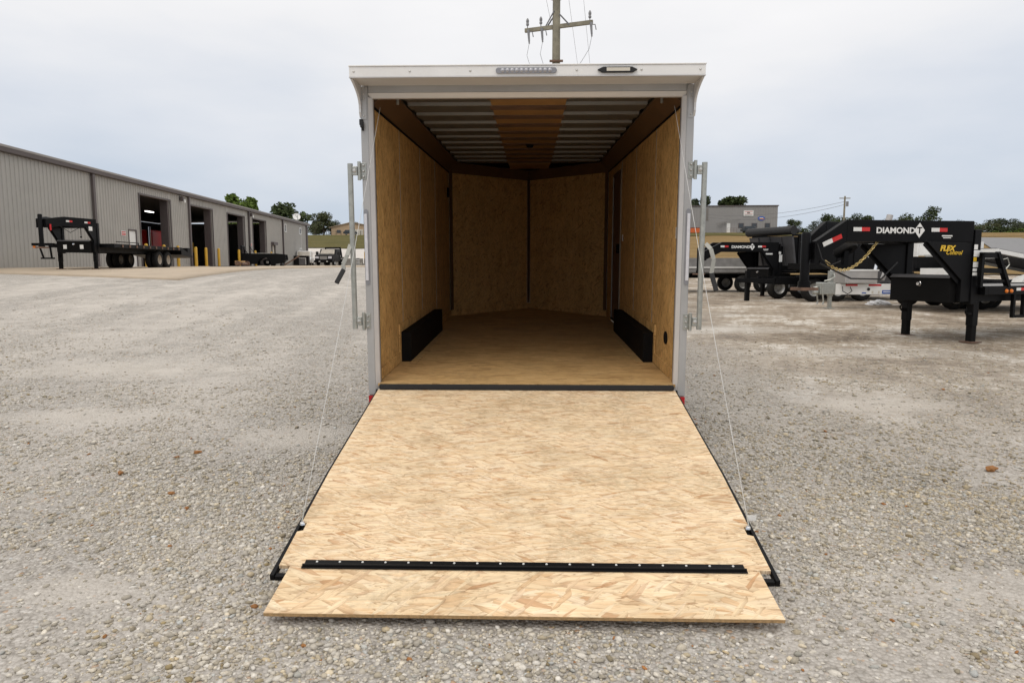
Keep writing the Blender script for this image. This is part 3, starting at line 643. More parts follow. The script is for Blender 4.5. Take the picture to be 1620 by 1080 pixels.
# ramp door (own frame of reference: lies in its x/y plane, +z up)
TH = .2023
rd = MB()
for sx in (-1, 1): rd.prism([(sx * 1.202, -.004), (sx * 1.192, -.004), (sx * 1.232, -1.3), (sx * 1.2345, -2.292), (sx * 1.258, -2.292), (sx * 1.247, -1.3)], lambda a, b, d: (a, b, d), -.042, -.008)
rd.box(-1.2335, 1.2335, -2.292, -2.262, -.042, -.016)
for y in (-.06, -.6, -1.15, -1.7): rd.box(-1.185, 1.185, y - .05, y, -.055, -.0205)
ramp_o = rd.build('ramp_door', 'black_paint', tr, bevel=.003)
ramp_o.location = (0, -.005, F - .045); ramp_o.rotation_euler = (TH, 0, 0)
pw = 1.231; NT = (-1.925, -1.845)
pan = [(-1.178, -.003), (1.178, -.003), (1.188, -.03), (1.229, -1.3), (pw, NT[1]), (pw - .03, NT[1] - .01), (pw - .03, NT[0]), (pw, NT[0] - .012), (pw, -2.225), (-pw, -2.225), (-pw, NT[0] - .012), (-pw + .03, NT[0]), (-pw + .03, NT[1] - .01), (-pw, NT[1]), (-1.229, -1.3), (-1.188, -.03)]
MB().prism(pan, lambda a, b, d: (a, b, d), -.020, -.0004).build('ramp_board', 'osb_ramp', ramp_o)
fl = MB().prism([(-1.175, 0), (1.175, 0), (1.185, -.345), (-1.185, -.345)], lambda a, b, d: (a, b, d), -.018, 0).build('ramp_flap', 'osb_flap', ramp_o)
fl.location = (0, -2.226, -.004); fl.rotation_euler = (R(-1.2), 0, 0)
fl.data.materials.append(MATS['osb_edge'])
for p in fl.data.polygons:
    if abs(p.normal.z) < .5: p.material_index = 1
hs = MB(); hs.box(-1.105, 1.105, -2.222, -2.183, .0002, .0035)
hs.tube([(-1.11, -2.228, .006), (1.11, -2.228, .006)], .0075, 8); hs.box(-1.112, 1.112, -2.248, -2.236, .0008, .004)
hsb = hs.build('hinge_strip', 'black_paint', ramp_o)
hb0 = MB().lathe([(.0005, .0045), (.005, .004), (.0075, .001), (.008, 0)], (0, 0, 0), 'z', 8).build('hinge_screw', 'white_tape', ramp_o); hb0.location = (-1.045, -2.197, .0035); hb0.scale = (.8, .8, .8)
for i in range(1, 19): share(hb0, ramp_o, (-1.045 + i * .1165, -2.197, .0035))
for sx in (-1, 1):
    MB().lathe([(.0005, .016), (.012, .012), (.016, .003), (.011, 0)], (sx * (pw - .008), -1.865, -.004), 'z', 12).build('cable_anchor', 'chrome', ramp_o, smooth=True)
    B('anchor_block', 'black_paint', ramp_o, *sorted((sx * (pw - .028), sx * (pw - .001))), -1.94, -1.85, -.054, -.0225)
# lift cables from the header corners to the ramp edges
for sx in (-1, 1):
    a = Vector((sx * 1.14, .12, F + 2.16))
    l_ = 1.865; b = Vector((sx * 1.226, -.005 - l_ * math.cos(TH), F - .045 - l_ * math.sin(TH) + .012))
    pts = []
    for i in range(13):
        t = i / 12; p = a.lerp(b, t); p.z -= .035 * math.sin(math.pi * t); pts.append(p)
    cb = MB().tube(pts, .0018, 6).build('lift_cable', 'cable', tr)
    if sx > 0:
        q = pts[-1].lerp(pts[-2], .18); MB().box(q.x, q.x + .05, q.y - .002, q.y + .002, q.z - .018, q.z + .012).build('cable_tag', 'white_tape', cb)
    MB().tube([pts[-2].lerp(pts[-1], .7), pts[-1]], .0040, 8).build('cable_ferrule', 'zinc', cb)
# ------------------------------------------------------------------ metal workshop on the left
AX = math.atan2(58.5, -5.5)
ws = thing('metal_workshop', 'long tan ribbed metal workshop with open bay doors', 'workshop', (-22.55, 29.5, 1.49), AX)
S0, S1, EZ, DZ, DEP = -9.0, 58.5, 4.95, 4.40, 18.0
doors = [(12.95, 17.4), (20.85, 25.3), (28.8, 33.3), (35.75, 40.1)]
cols = [-5.8, 7.55, 20.5, 34.45, 46.45, 57.7]
def ribbed(s0, s1, z0, z1, name='wall_panel'):
    mb = MB(); pts = []; s = s0
    k = math.ceil((s0 + .03) / .3)
    pts.append((s0, 0))
    while k * .3 + .04 < s1:
        c = k * .3
        if c - .04 > s0: pts += [(c - .035, 0), (c - .018, -.032), (c + .018, -.032), (c + .035, 0)]
        k += 1
    pts.append((s1, 0)); pts += [(s1, .06), (s0, .06)]
    mb.prism(pts, lambda a, b, d: (a, b, d), z0, z1)
    return mb.build(name, 'siding', ws)
cuts = sorted(set([S0, S1] + cols + [x for d in doors for x in d] + [11.35, 12.4, 41.85, 43.05, 47.3, 48.1, 54.2, 55.2]))
for a, b in zip(cuts[:-1], cuts[1:]):
    m = (a + b) / 2
    if any(d[0] < m < d[1] for d in doors): ribbed(a, b, DZ, EZ)
    elif 11.35 < m < 12.4: ribbed(a, b, 2.26, EZ)
    elif 41.85 < m < 43.05: ribbed(a, b, 2.15, EZ)
    elif 47.3 < m < 48.1: ribbed(a, b, 0, 3.7); ribbed(a, b, 4.62, EZ)
    elif 54.2 < m < 55.2: ribbed(a, b, 0, 1.25); ribbed(a, b, 2.15, 3.72); ribbed(a, b, 4.55, EZ)
    else: ribbed(a, b, 0, EZ)
for c in cols:
    B('downspout', 'trim_brown', ws, c - .11, c + .11, -.16, -.035, .05, EZ)
for i, d in enumerate(doors):
    B('door_jamb', 'trim_brown', ws, d[0] - .10, d[0] - .001, -.05, .30, 0, DZ)
    B('door_jamb', 'trim_brown', ws, d[1] + .001, d[1] + .10, -.05, .45, 0, DZ)
    B('door_jamb', 'trim_brown', ws, d[1] - .25, d[1] - .001, .06, .55, 0, DZ)
    B('door_header', 'trim_brown', ws, d[0] - .10, d[1] + .10, -.05, .25, DZ + .001, DZ + .10)
md = B('entry_door', 'white_paint', ws, 11.42, 12.30, .02, .07, .02, 2.16)
B('door_handle', 'chrome', md, 12.15, 12.24, -.03, .018, 1.0, 1.06)
for a in ((11.352, 11.418), (12.302, 12.398)): B('door_frame', 'trim_brown', ws, *a, -.03, .06, 0, 2.255)
B('door_frame', 'trim_brown', ws, 11.42, 12.30, -.03, .06, 2.165, 2.255)
B('entry_door', 'cream_paint', ws, 41.9, 43.0, .02, .07, .02, 2.1)
for a in ((41.852, 41.898), (43.002, 43.048)): B('door_frame', 'trim_brown', ws, *a, -.12, .06, 0, 2.14)
B('door_canopy', 'trim_brown', ws, 41.7, 43.2, -.35, -.04, 2.16, 2.45)
for (a, b, z0, z1) in ((47.32, 48.08, 3.72, 4.60), (54.22, 55.18, 3.74, 4.53), (54.22, 55.18, 1.27, 2.13)):
    w = MB()
    w.box(a, a + .09, -.06, .05, z0, z1).box(b - .09, b, -.06, .05, z0, z1).box(a + .09, b - .09, -.06, .05, z0, z0 + .09).box(a + .09, b - .09, -.06, .05, z1 - .09, z1)
    wo = w.build('window', 'white_paint', ws); B('pane', 'glass_dark', wo, a + .09, b - .09, 0, .02, z0 + .09, z1 - .09)
for s in (19.1, 34.9):
    lm = B('wall_lamp', 'trim_brown', ws, s - .12, s + .12, -.30, -.036, 4.55, 4.85, bevel=.03)
    B('lamp_lens', 'white_paint', lm, s - .02, s + .16, -.36, -.305, 4.45, 4.66)
for s, z in ((10.7, 1.98), (34.95, 1.99)):
    sg = B('notice_sign', 'white_tape', ws, s - .28, s + .28, -.045, -.036, z - .14, z + .14)
    for k in (.07, -.02, -.09): B('sign_line', 'red_tape', sg, s - .24, s + .24, -.048, -.0455, z + k - .02, z + k + .03)
gt = MB().prism([(-.24, EZ + .02), (-.26, EZ + .26), (.05, EZ + .30), (.05, EZ + .001)], lambda a, b, d: (d, a, b), S0, S1 + .6)
gt.build('eave_gutter', 'trim_brown', ws)
B('eave_trim', 'roof_metal', ws, S0, S1 + .6, -.27, -.245, EZ + .20, EZ + .30)
MB().prism([(-.2, EZ + .31), (DEP / 2, EZ + .52), (DEP + .2, EZ + .31), (DEP + .2, EZ + .25), (DEP / 2, EZ + .45), (-.2, EZ + .262)], lambda a, b, d: (d, a, b), S0, S1 + .5).build('roof', 'roof_metal', ws)
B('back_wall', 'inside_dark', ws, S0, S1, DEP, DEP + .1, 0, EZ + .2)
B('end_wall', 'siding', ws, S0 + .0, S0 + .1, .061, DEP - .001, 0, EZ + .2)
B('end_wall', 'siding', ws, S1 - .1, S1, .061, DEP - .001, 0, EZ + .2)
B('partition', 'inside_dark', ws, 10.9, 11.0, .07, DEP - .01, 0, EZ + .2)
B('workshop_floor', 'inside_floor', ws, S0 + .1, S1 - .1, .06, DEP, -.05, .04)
B('corner_trim', 'trim_brown', ws, S1 - .02, S1 + .10, -.06, .10, 0, EZ)
def dish(s):
    d = MB().lathe([(.02, 0), (.25, .03), (.42, .09), (.50, .14)], (0, 0, 0), 'y', 20).build('dish_reflector', 'white_paint', None, smooth=True)
    return d
for s, y, z in ((20.6, 4, 4.1), (23.6, 4, 4.1), (33.4, 6, 3.1)):
    lt = B('strip_light', 'trim_brown', ws, s - .6, s + .6, y - .1, y + .1, z + .06, z + .12)
    B('strip_tube', 'lamp_lit' if z > 4 else 'white_tape', lt, s - .58, s + .58, y - .08, y + .08, z, z + .058)
CA, SA = math.cos(AX), math.sin(AX)
def wsp(s, y, z=0.0): return (-22.55 + s * CA - y * SA, 29.5 + s * SA + y * CA, 1.49 + z)
sd_ = thing('satellite_dish', 'small grey satellite dish on the far end of the workshop roof', 'satellite dish', wsp(56.0, .6, EZ + .30), 0)
dd = MB().lathe([(.02, .12), (.22, .10), (.38, .05), (.46, 0)], (0, 0, .80), 'y', 24).build('reflector', 'white_paint', sd_, smooth=True); dd.rotation_euler = (R(-25), 0, R(25))
MB().tube([(0, .2, 0), (0, .2, .9)], .04, 8).build('mast', 'galv', sd_)
MB().tube([(0, .2, .55), (-.1, -.45, .95)], .02, 6).build('feed_arm', 'galv', sd_)

# red lorry cab inside the first bay
lr = thing('truck_cab', 'red lorry cab with chrome stack inside the first open bay', 'truck', wsp(20.7, 3.3, .04), AX)
B('cab_body', 'red_paint', lr, -1.2, 1.6, -1.15, 1.15, .75, 2.55, bevel=.12)
MB().prism([(1.62, .8), (2.7, .8), (2.7, 1.7), (1.62, 2.2)], lambda a, b, d: (a, d, b), -1.0, 1.0).build('hood', 'red_paint', lr, bevel=.05)
B('sleeper_trim', 'chrome', lr, -1.19, 1.55, -1.16, -1.151, 1.05, 1.12)
MB().tube([(-1.35, -1.0, .6), (-1.35, -1.0, 2.75)], .12, 12).build('exhaust_stack', 'chrome', lr, smooth=True)
B('cab_window', 'glass_dark', lr, .5, 1.4, -1.165, -1.152, 1.6, 2.3)
for x in (-2.0, 2.0):
    for y in (-.85, .85): MB().lathe([(.2, -.15), (.46, -.15), (.5, -.1), (.5, .1), (.46, .15), (.2, .15)], (x, y, .5), 'y', 20).build('wheel', 'tyre', lr, smooth=True)
B('chassis', 'black_paint', lr, -3.2, 2.5, -.5, .5, .5, .74)
yb_ = thing('yellow_gantry_beam', 'yellow steel beam crossing the second open bay', 'beam', wsp(32.0, 5.5, .04), AX)
B('beam', 'yellow_paint', yb_, -3.4, 3.4, -.2, .2, 1.25, 2.15); B('leg', 'steel_rust', yb_, -3.3, -3.1, -.15, .15, 0, 1.25); B('leg', 'steel_rust', yb_, 3.1, 3.3, -.15, .15, 0, 1.25)

# yellow bollards by the doors
bol = None
for s, lab in ((11.98, 'yellow bollard at the left side of the bay with the red cab'), (14.47, 'yellow bollard at the right side of the bay with the red cab'),
               (16.64, 'yellow bollard between the first and second bay doors'), (19.73, 'yellow bollard at the left side of the second bay door'), (21.69, 'yellow bollard at the right side of the second bay door'),
               (24.36, 'yellow bollard just left of the third bay door beside the truck bed'), (29.26, 'yellow bollard at the right side of the third bay door'), (33.94, 'yellow bollard just left of the fourth bay door'), (39.2, 'yellow bollard in front of the narrow entry door')):
    if bol is None:
        prof = [(.10, 0), (.10, 1.30), (.085, 1.35), (.05, 1.38), (.001, 1.39)]
        bol = MB().lathe(prof, (0, 0, 0), 'z', 14).build('bollard', 'yellow_paint', None, smooth=True); o = bol
    else: o = bol.copy(); COL.objects.link(o)
    yy = -.70
    o.location = wsp(s, yy, .03); o.location.z = gz(o.location.x, o.location.y) + .04
    tag(o, lab, 'bollard', 'yellow bollards in front of the workshop')

# ------------------------------------------------------------------ wheels and gooseneck trailers
def wheel(parent, c, r=.39, w=.24, rim='rim', side=-1):
    k = MB().lathe([(r * .55, -w / 2), (r * .86, -w / 2), (r * .97, -w * .36), (r, -w * .15), (r, w * .15), (r * .97, w * .36), (r * .86, w / 2), (r * .55, w / 2)], c, 'y', 28).build('wheel', 'tyre', parent, smooth=True)
    MB().lathe([(.001, side * w * .12), (r * .16, side * w * .14), (r * .2, side * w * .02), (r * .42, side * w * .05), (r * .5, side * w * .30), (r * .56, side * w * .44), (r * .57, side * w * .2)], c, 'y', 20).build('rim', rim, k, smooth=True)
    return k
def tape(parent, o, right, upv, w=.30, h=.065, rev=False):
    rt = Vector(right).normalized(); o = Vector(o)
    a, b = ('white_tape', 'red_tape') if not rev else ('red_tape', 'white_tape')
    plate('tape_white', a, parent, o - rt * w / 4, right, upv, w / 2, h, .004); plate('tape_red', b, parent, o + rt * w / 4, right, upv, w / 2, h, .004)
def gooseneck(label, loc, rz, H=2.10, HB=.36, LN=2.75, LB=1.95, hw=.66, brand=True, legs=(-1, 1), rearlen=6.0, deckw=1.25, name='gooseneck_trailer', deck=True, slant=.36, frame=(.72, .97), zleg=0.0, LX0=0.0, GX=.62):
    t = thing(name, label, 'trailer', loc, rz)
    z0f, z1f = frame
    for sy in (-1, 1):
        yu, yc = sy * hw, sy * .13
        yb = yu + (yc - yu) * (LB / LN)
        # horizontal beam then slanted nose; each a slab 0.12 thick following the taper
        def P(x, z, o, yu=yu, yc=yc, sy=sy): return (x, yu + (yc - yu) * (-x / LN) + o, z)
        nb = MB()
        nb.prism([(.10, H), (-LB, H), (-LB, H - HB), (.10, H - HB)], lambda a, b, d: P(a, b, d), -.05, .05)
        nb.build('neck_beam', 'black_paint', t, bevel=.006)
        MB().prism([(-LB - .001, H), (-LN - .02, H - slant), (-LN - .02, H - slant - HB * .98), (-LB - .001, H - HB)], lambda a, b, d: P(a, b, d), -.049, .049).build('neck_nose', 'black_paint', t, bevel=.006)
        MB().prism([(-.30, H - HB - .001), (.14, H - HB - .001), (.14, z0f), (-.08, z0f), (-.08, z1f + .12), (-GX, H - HB - .001)], lambda a, b, d: (a, yu + d, b), -.045, .045).build('neck_riser', 'black_paint', t, bevel=.005)
        MB().bar((-GX - .01, yu, H - HB - .01), (-.085, yu, z1f + .10), .11, .012, (0, 1, 0)).build('riser_flange', 'black_paint', t)
        B('riser_back', 'black_paint', t, .142, .30, yu - .07, yu + .07, z0f - .05, H - .14, bevel=.01)
    B('neck_cross', 'black_paint', t, -.06, .30, -hw + .07, hw - .07, H - .34, H - .05, bevel=.01)
    # coupler post
    cp = MB().lathe([(.001, H - slant + .16), (.06, H - slant + .155), (.075, H - slant + .12), (.075, H - 1.02), (.10, H - 1.02), (.10, H - 1.12), (.001, H - 1.12)], (-LN - .06, 0, 0), 'z', 16).build('coupler_post', 'black_paint', t, smooth=True)
    B('coupler_plate', 'steel_rust', cp, -LN - .22, -LN + .12, -.14, .14, H - 1.17, H - 1.121)
    B('coupler_clamp', 'black_paint', t, -LN - .02, -LN + .14, -.17, .17, H - slant - .30, H - slant - .02)
    # toolbox between the risers
    tb = MB().prism([(-.22, z0f - .02), (.13, z0f - .02), (.13, z0f + .44), (-.16, z0f + .44), (-.22, z0f + .40)], lambda a, b, d: (a, d, b), -hw + .055, hw - .055).build('toolbox', 'black_box', t, bevel=.008)
    MB().prism([(-.24, z0f + .405), (-.165, z0f + .452), (.13, z0f + .452), (.13, z0f + .46), (-.17, z0f + .465), (-.25, z0f + .41)], lambda a, b, d: (a, d, b), -hw + .05, hw - .05).build('toolbox_lid', 'dump_grey', tb)
    MB().lathe([(.001, -.03), (.03, -.028), (.04, -.005), (.045, 0)], (-.222, 0, z0f + .30), 'x', 12).build('toolbox_latch', 'chrome', tb)
    # drop legs
    for sy in legs:
        lg = B('jack_leg', 'black_paint', t, LX0 - .02, LX0 + .11, sy * hw - .065 if sy else -.065, sy * hw + .065 if sy else .065, .30 if not zleg else zleg, z0f - .002, bevel=.006)
        B('jack_inner', 'black_box', lg, LX0 - .010, LX0 + .100, sy * hw - .055, sy * hw + .055, .02, .299)
        B('jack_foot', 'steel_rust', lg, LX0 - .08, LX0 + .17, sy * hw - .12, sy * hw + .12, .0, .02)
        MB().tube([(LX0 - .10, sy * hw - .03, .52), (LX0 - .17, sy * hw - .04, .52), (LX0 - .19, sy * hw - .05, .56), (LX0 - .16, sy * hw - .05, .60)], .012, 8).tube([(LX0 - .03, sy * hw - .03, .50), (LX0 - .12, sy * hw - .03, .50)], .03, 8).build('jack_pin', 'black_box', lg)
    # frame and deck
    if rearlen:
        for sy in (-1, 1):
            B('frame_rail', 'black_paint', t, .13, rearlen, sy * hw - .05, sy * hw + .05, z0f, z1f - .06)
            B('side_rail', 'black_paint', t, .42, rearlen, sy * deckw - .03, sy * deckw + .03, z1f - .13, z1f + .02, bevel=.005)
        for k in np.arange(.45, rearlen, .6): B('cross_member', 'black_paint', t, k - .03, k + .03, -deckw + .03, deckw - .03, z1f - .10, z1f - .045)
        B('front_rail', 'black_paint', t, .34, .419, -deckw - .03, deckw + .03, z1f - .13, z1f + .02)
        if deck:
            n = 9; wv = (2 * deckw - .08) / n
            for i in range(n): B('deck_plank', 'deck_grey', t, .425, rearlen - .02, -deckw + .04 + i * wv + .006, -deckw + .04 + (i + 1) * wv - .006, z1f - .04, z1f)
    # side marking on the near (-y) face of the near beam
    yv = Vector((1, (.13 * -1 - -hw) / -LN, 0)); yv = Vector((LN, (-hw) - (-.13), 0)).normalized()
    def on(x, z): return (x, -hw + (-.13 + hw) * (-x / LN) - .054, z)
    UPV = (0, 0, 1)
    tape(t, on(-1.97 if brand else -1.2, H - .155), yv, UPV); tape(t, on(-.55 if brand else -.34, H - .155), yv, UPV)
    if brand:
        text('lettering', 'DIAMOND', .135, 'white_text', t, on(-1.35, H - .175), yv, UPV, .002, 0, .004, 1.12)
        dm = poly_plate('diamond_badge', 'white_text', t, on(-.92, H - .165), yv, UPV, [(0, -.125), (.10, 0), (0, .125), (-.10, 0)], .004)
        text('badge_letter', 'T', .15, 'black_paint', dm, on(-.92, H - .172), yv, UPV, .006, 0, .004)
        plate('maker_strip', 'white_text', t, on(-.40, H - .255), yv, UPV, .20, .022); plate('maker_strip', 'white_text', t, on(-.40, H - .288), yv, UPV, .15, .014)
    return t, on, yv
LX = (.93, .36); A_RZ = math.atan2(.36, .93)
ax_, ay_ = 7.26, 12.91
ga, on, yv = gooseneck('large black gooseneck flatbed trailer nearest on the right', (ax_, ay_, gz(ax_, ay_)), A_RZ, rearlen=8.0, deckw=.80, LB=2.22, LX0=.25, GX=.92)
UPV = (0, 0, 1)
# extra marks on the near trailer: yellow lettering on the gusset, warning stickers on the riser
text('lettering', 'FLEX', .125, 'yellow_text', ga, (-.47, -.7105, 1.63), (1, 0, 0), UPV, .002, .25, .006, 1.2)
text('lettering', 'Control', .10, 'yellow_text', ga, (-.31, -.7105, 1.56), (1, 0, 0), UPV, .002, .35, .001, 1.15)
for (z, w, h, m) in ((1.66, .085, .085, 'blue_print'), (1.55, .20, .11, 'white_text'), (1.45, .075, .07, 'yellow_text'), (1.36, .12, .09, 'white_text'), (1.27, .10, .05, 'white_text'), (1.20, .11, .055, 'white_text')):
    plate('sticker', m if m != 'blue_print' else 'white_text', ga, (.235 - .10 + w / 2, -.7325 if w < .25 else -.733, z), (1, 0, 0), UPV, w, h, .002)
sl = Vector((.80, 0, .36)).normalized(); slu = Vector((-.36, 0, .80)).normalized()
yvn = Vector((.80, -.80 * (.66 - .13) / 2.75, .36)).normalized(); upn = Vector((-.36, 0, .80)); upn = (upn - yvn * upn.dot(yvn)).normalized()
tape(ga, on(-2.48, 1.76), yvn, upn, .36, .075)
ch = MB(); pts = []
for i in range(27):
    t = i / 26; pts.append(Vector((-2.62 + 1.0 * t, -.26 - .10 * t, 1.42 + .35 * t - 1.15 * t * (1 - t) * (1.15 - .3 * t))))
for i, p in enumerate(pts[:-1]):
    d = (pts[i + 1] - p); m = p + d / 2; dn = d.normalized(); s_ = dn.cross(Vector((0, 1, 0))).normalized() if i % 2 else Vector((0, 1, 0)); ring = []
    for k in range(9): a = 2 * math.pi * k / 8; ring.append(m + dn * math.cos(a) * d.length * .72 + s_ * math.sin(a) * .022)
    ch.tube(ring, .0075, 5, False)
ch.build('safety_chain', 'chain_gold', ga)
MB().tube([(-2.75, -.2, 1.70), (-2.70, -.26, 1.45), (-2.55, -.3, 1.35), (-2.35, -.3, 1.42)], .009, 6).build('breakaway_wire', 'black_rubber', ga)
MB().tube([(-2.6, -.1, 1.38), (-1.8, .0, 1.12), (-.9, .2, 1.10), (-.2, .5, 1.40)], .014, 6).build('power_cord', 'black_rubber', ga)
# slanted rack, marker lamps, step on the near side rail
RY = -.80
rk = MB().bar((.22, RY, 1.52), (.60, RY, 1.52), .06, .10).bar((.60, RY, 1.57), (.92, RY, .98), .06, .09, (0, 1, 0)).bar((.22, RY, 1.26), (.72, RY, 1.25), .05, .09).bar((.25, RY, 1.10), (.84, RY, 1.08), .05, .04).bar((.25, RY, .97), (.25, RY, 1.57), .06, .06, (0, 1, 0))
rk.build('side_rack', 'black_paint', ga)
MB().tube([(.72, RY - .03, 1.45), (.80, RY - .05, 1.47), (.86, RY - .05, 1.36), (.80, RY - .03, 1.28)], .010, 6).build('grab_loop', 'galv', ga)
for x in (.86, .98): MB().lathe([(.001, -.03), (.03, -.02), (.035, 0)], (x, RY - .0305, .90), 'y', 12).build('marker_lamp', 'amber', ga)
tape(ga, (1.22, RY - .0305, .93), (1, 0, 0), UPV, .22, .05)
st = MB().bar((1.08, RY - .01, .84), (1.08, RY - .01, .46), .05, .06, (0, 1, 0)).bar((1.34, RY - .01, .84), (1.34, RY - .01, .46), .05, .06, (0, 1, 0)).bar((1.06, RY - .01, .45), (1.36, RY - .01, .45), .06, .05)
st.build('side_step', 'black_paint', ga)
for x in (6.0, 6.9):
    for y in (-.95, .95): wheel(ga, (x, y, .38))

# second gooseneck with the dump bed
bx_, by_ = 8.75, 26.6
gb, onb, yvb = gooseneck('black gooseneck dump trailer further back with white diamond sign', (bx_, by_, gz(bx_, by_)), A_RZ, H=2.0, HB=.34, LN=2.75, LB=2.05, legs=(0,), rearlen=0, name='dump_trailer', frame=(.62, .92))
plate('sticker', 'white_text', gb, (.20, -.7325, 1.42), (1, 0, 0), UPV, .14, .26, .003); plate('sticker', 'white_text', gb, (.16, -.7325, 1.62), (1, 0, 0), UPV, .10, .09, .003)
plate('sticker', 'white_text', gb, (-.30, -.7105, 1.58), (1, 0, 0), UPV, .30, .05, .003)
for sy in (-.6, .6): B('frame_rail', 'black_paint', gb, .14, 5.6, sy - .06, sy + .06, .55, .80)
bed = MB(); # dump bed: sloped front, flared sides
bed.add([(.55, -1.05, 1.15), (.55, 1.05, 1.15), (.28, 1.18, 2.22), (.28, -1.18, 2.22), (.65, -1.05, 1.15), (.65, 1.05, 1.15), (.36, 1.18, 2.22), (.36, -1.18, 2.22)],
        [(0, 1, 2, 3), (7, 6, 5, 4), (0, 4, 5, 1), (3, 2, 6, 7), (1, 5, 6, 2), (0, 3, 7, 4)])
bed.build('bed_front', 'dump_grey', gb)
for sy in (-1, 1):
    B('bed_side', 'black_paint', gb, .66, 5.4, sy * 1.08 - .03, sy * 1.08 + .03, .95, 2.22)
    for x in np.arange(.9, 5.4, .8): B('bed_post', 'black_paint', gb, x - .04, x + .04, sy * 1.12 - .012, sy * 1.12 + .05, .95, 2.2)
    B('bed_top_rail', 'black_paint', gb, .40, 5.4, sy * 1.10 - .06, sy * 1.10 + .06, 2.221, 2.30)
for y in (-.62, 0, .62): MB().bar((.53, y, 1.16), (.27, y, 2.2), .06, .03, (0, 1, 0)).build('front_post', 'dump_grey', gb)
B('bed_floor', 'black_paint', gb, .66, 5.4, -1.04, 1.04, .88, .96); B('bed_tail', 'black_paint', gb, 5.41, 5.47, -1.1, 1.1, .95, 2.2)
tp = MB().tube([(.30, -1.25, 2.42), (.30, 1.25, 2.42)], .16, 14).build('tarp_roll', 'black_rubber', gb, smooth=True)
B('tarp_shroud', 'black_rubber', gb, .12, .60, -1.24, 1.24, 2.31, 2.50, bevel=.06)
tape(gb, (.95, -1.1125, 2.05), (1, 0, 0), UPV, .34, .07)
for x in (2.6, 3.5):
    for y in (-.95, .95): wheel(gb, (x, y, .39))

# flatbed gooseneck in front of the workshop
fx_, fy_ = -17.62, 26.9
F_RZ = math.atan2(58.5, -5.5)
gf_, onf, yvf = gooseneck('black gooseneck flatbed with dual wheels parked before the workshop', (fx_, fy_, gz(fx_, fy_) + .05), F_RZ, H=1.93, HB=.33, LN=2.2, LB=1.4, brand=False, rearlen=7.0, deckw=1.22, name='flatbed_trailer', slant=.12, frame=(.66, .98))
plate('sticker', 'white_text', gf_, (-.3, -.7105, 1.55), (1, 0, 0), UPV, .26, .16, .003)
for y in (-.30, .32): plate('sticker', 'white_text', gf_, (-.223, y, .86), (0, -1, 0), UPV, .13, .16, .003)
MB().tube([(.5, -1.25, 1.08), (2.4, -1.25, 1.08)], .02, 6).tube([(2.4, -1.25, 1.08), (2.4, -1.25, .95)], .02, 6).build('rub_bar', 'black_paint', gf_)
for x in (4.75, 5.7):
    for y in (-1.0, -.72, .72, 1.0): wheel(gf_, (x, y, .40), .40, .23, 'rim_tan')
MB().prism([(7.02, 1.0), (8.4, .62), (8.4, .5), (7.02, .66)], lambda a, b, d: (a, d, b), -1.2, 1.2).build('beaver_tail', 'black_paint', gf_)
B('tail_ramp', 'black_paint', gf_, 7.95, 8.4, -1.15, -.35, .63, 1.0)
for x in np.arange(1.0, 6.9, .62): B('stake_pocket', 'steel_rust', gf_, x - .05, x + .05, -1.275, -1.2505, .87, .97)
MB().tube([(-.7, .3, 1.70), (-.2, .1, 1.40), (.1, -.3, 1.72)], .012, 6).build('power_cord', 'black_rubber', gf_)
MB().tube([(-.6, -.5, 1.72), (-.6, -.5, 1.25)], .012, 6).ball((-.6, -.5, 1.22), .04, 6).build('hanging_plug', 'black_rubber', gf_)
sp2 = MB().bar((-.28, 1.25, .95), (-.28, 1.10, .42), .05, .05).bar((-.28, .85, .95), (-.28, .80, .42), .05, .05).bar((-.28, 1.2, .42), (-.28, .7, .42), .06, .06).bar((-.28, 1.5, .95), (-.28, .7, .95), .08, .10)
sp2.build('front_step', 'black_paint', gf_)
MB().lathe([(.001, -.02), (.05, -.02), (.06, 0)], (-.28, 1.42, .86), 'x', 10).build('marker_lamp', 'amber', gf_)
MB().tube([(-2.1, -.25, 1.62), (-2.1, -.25, 1.40)], .03, 8).build('gladhand', 'red_paint', gf_)

# ------------------------------------------------------------------ white equipment trailer with galvanised coupler
wx_, wy_ = 8.42, 19.94
wt = thing('equipment_trailer', 'white tandem equipment trailer with galvanised coupler and aluminium tongue box', 'trailer', (wx_, wy_, gz(wx_, wy_)), math.atan2(.17, .985))
bm_ = MB()
bm_.prism([(.15, .40), (3.1, .40), (3.1, .70), (.15, .70)], lambda a, b, d: (a, d - (a - .15) * .12 - .06, b), -.04, .04)
bm_.prism([(.15, .40), (3.1, .40), (3.1, .70), (.15, .70)], lambda a, b, d: (a, d + (a - .15) * .12 + .06, b), -.04, .04)
bm_.build('tongue_beam', 'white_paint', wt, bevel=.006)
yw = Vector((1, -.12, 0)).normalized()
def onw(x, z): return (x, -(x - .15) * .12 - .104, z)
for a, w in ((.62, .34), (1.28, .36), (1.80, .16), (2.05, .24)): plate('tape_red', 'red_tape', wt, onw(a, .665), yw, UPV, w, .05)
plate('maker_label', 'blue_print', wt, onw(1.62, .47), yw, UPV, .26, .10); plate('maker_label_strip', 'white_text', wt, (onw(1.62, .47)[0], onw(1.62, .47)[1] - .004, .475), yw, UPV, .20, .025)
plate('sticker', 'cream_paint', wt, onw(1.90, .50), yw, UPV, .10, .14); plate('sticker', 'blue_print', wt, onw(.98, .445), yw, UPV, .12, .03)
for a in (1.22, 1.40): plate('sticker', 'cream_paint', wt, onw(a, .465), yw, UPV, .05, .07)
MB().lathe([(.001, -.03), (.04, -.02), (.045, 0)], (1.1, onw(1.1, .55)[1], .55), 'y', 12).build('cable_grommet', 'black_rubber', wt)
cpl = B('coupler_head', 'galv', wt, -.30, .16, -.13, .13, .40, .74, bevel=.02)
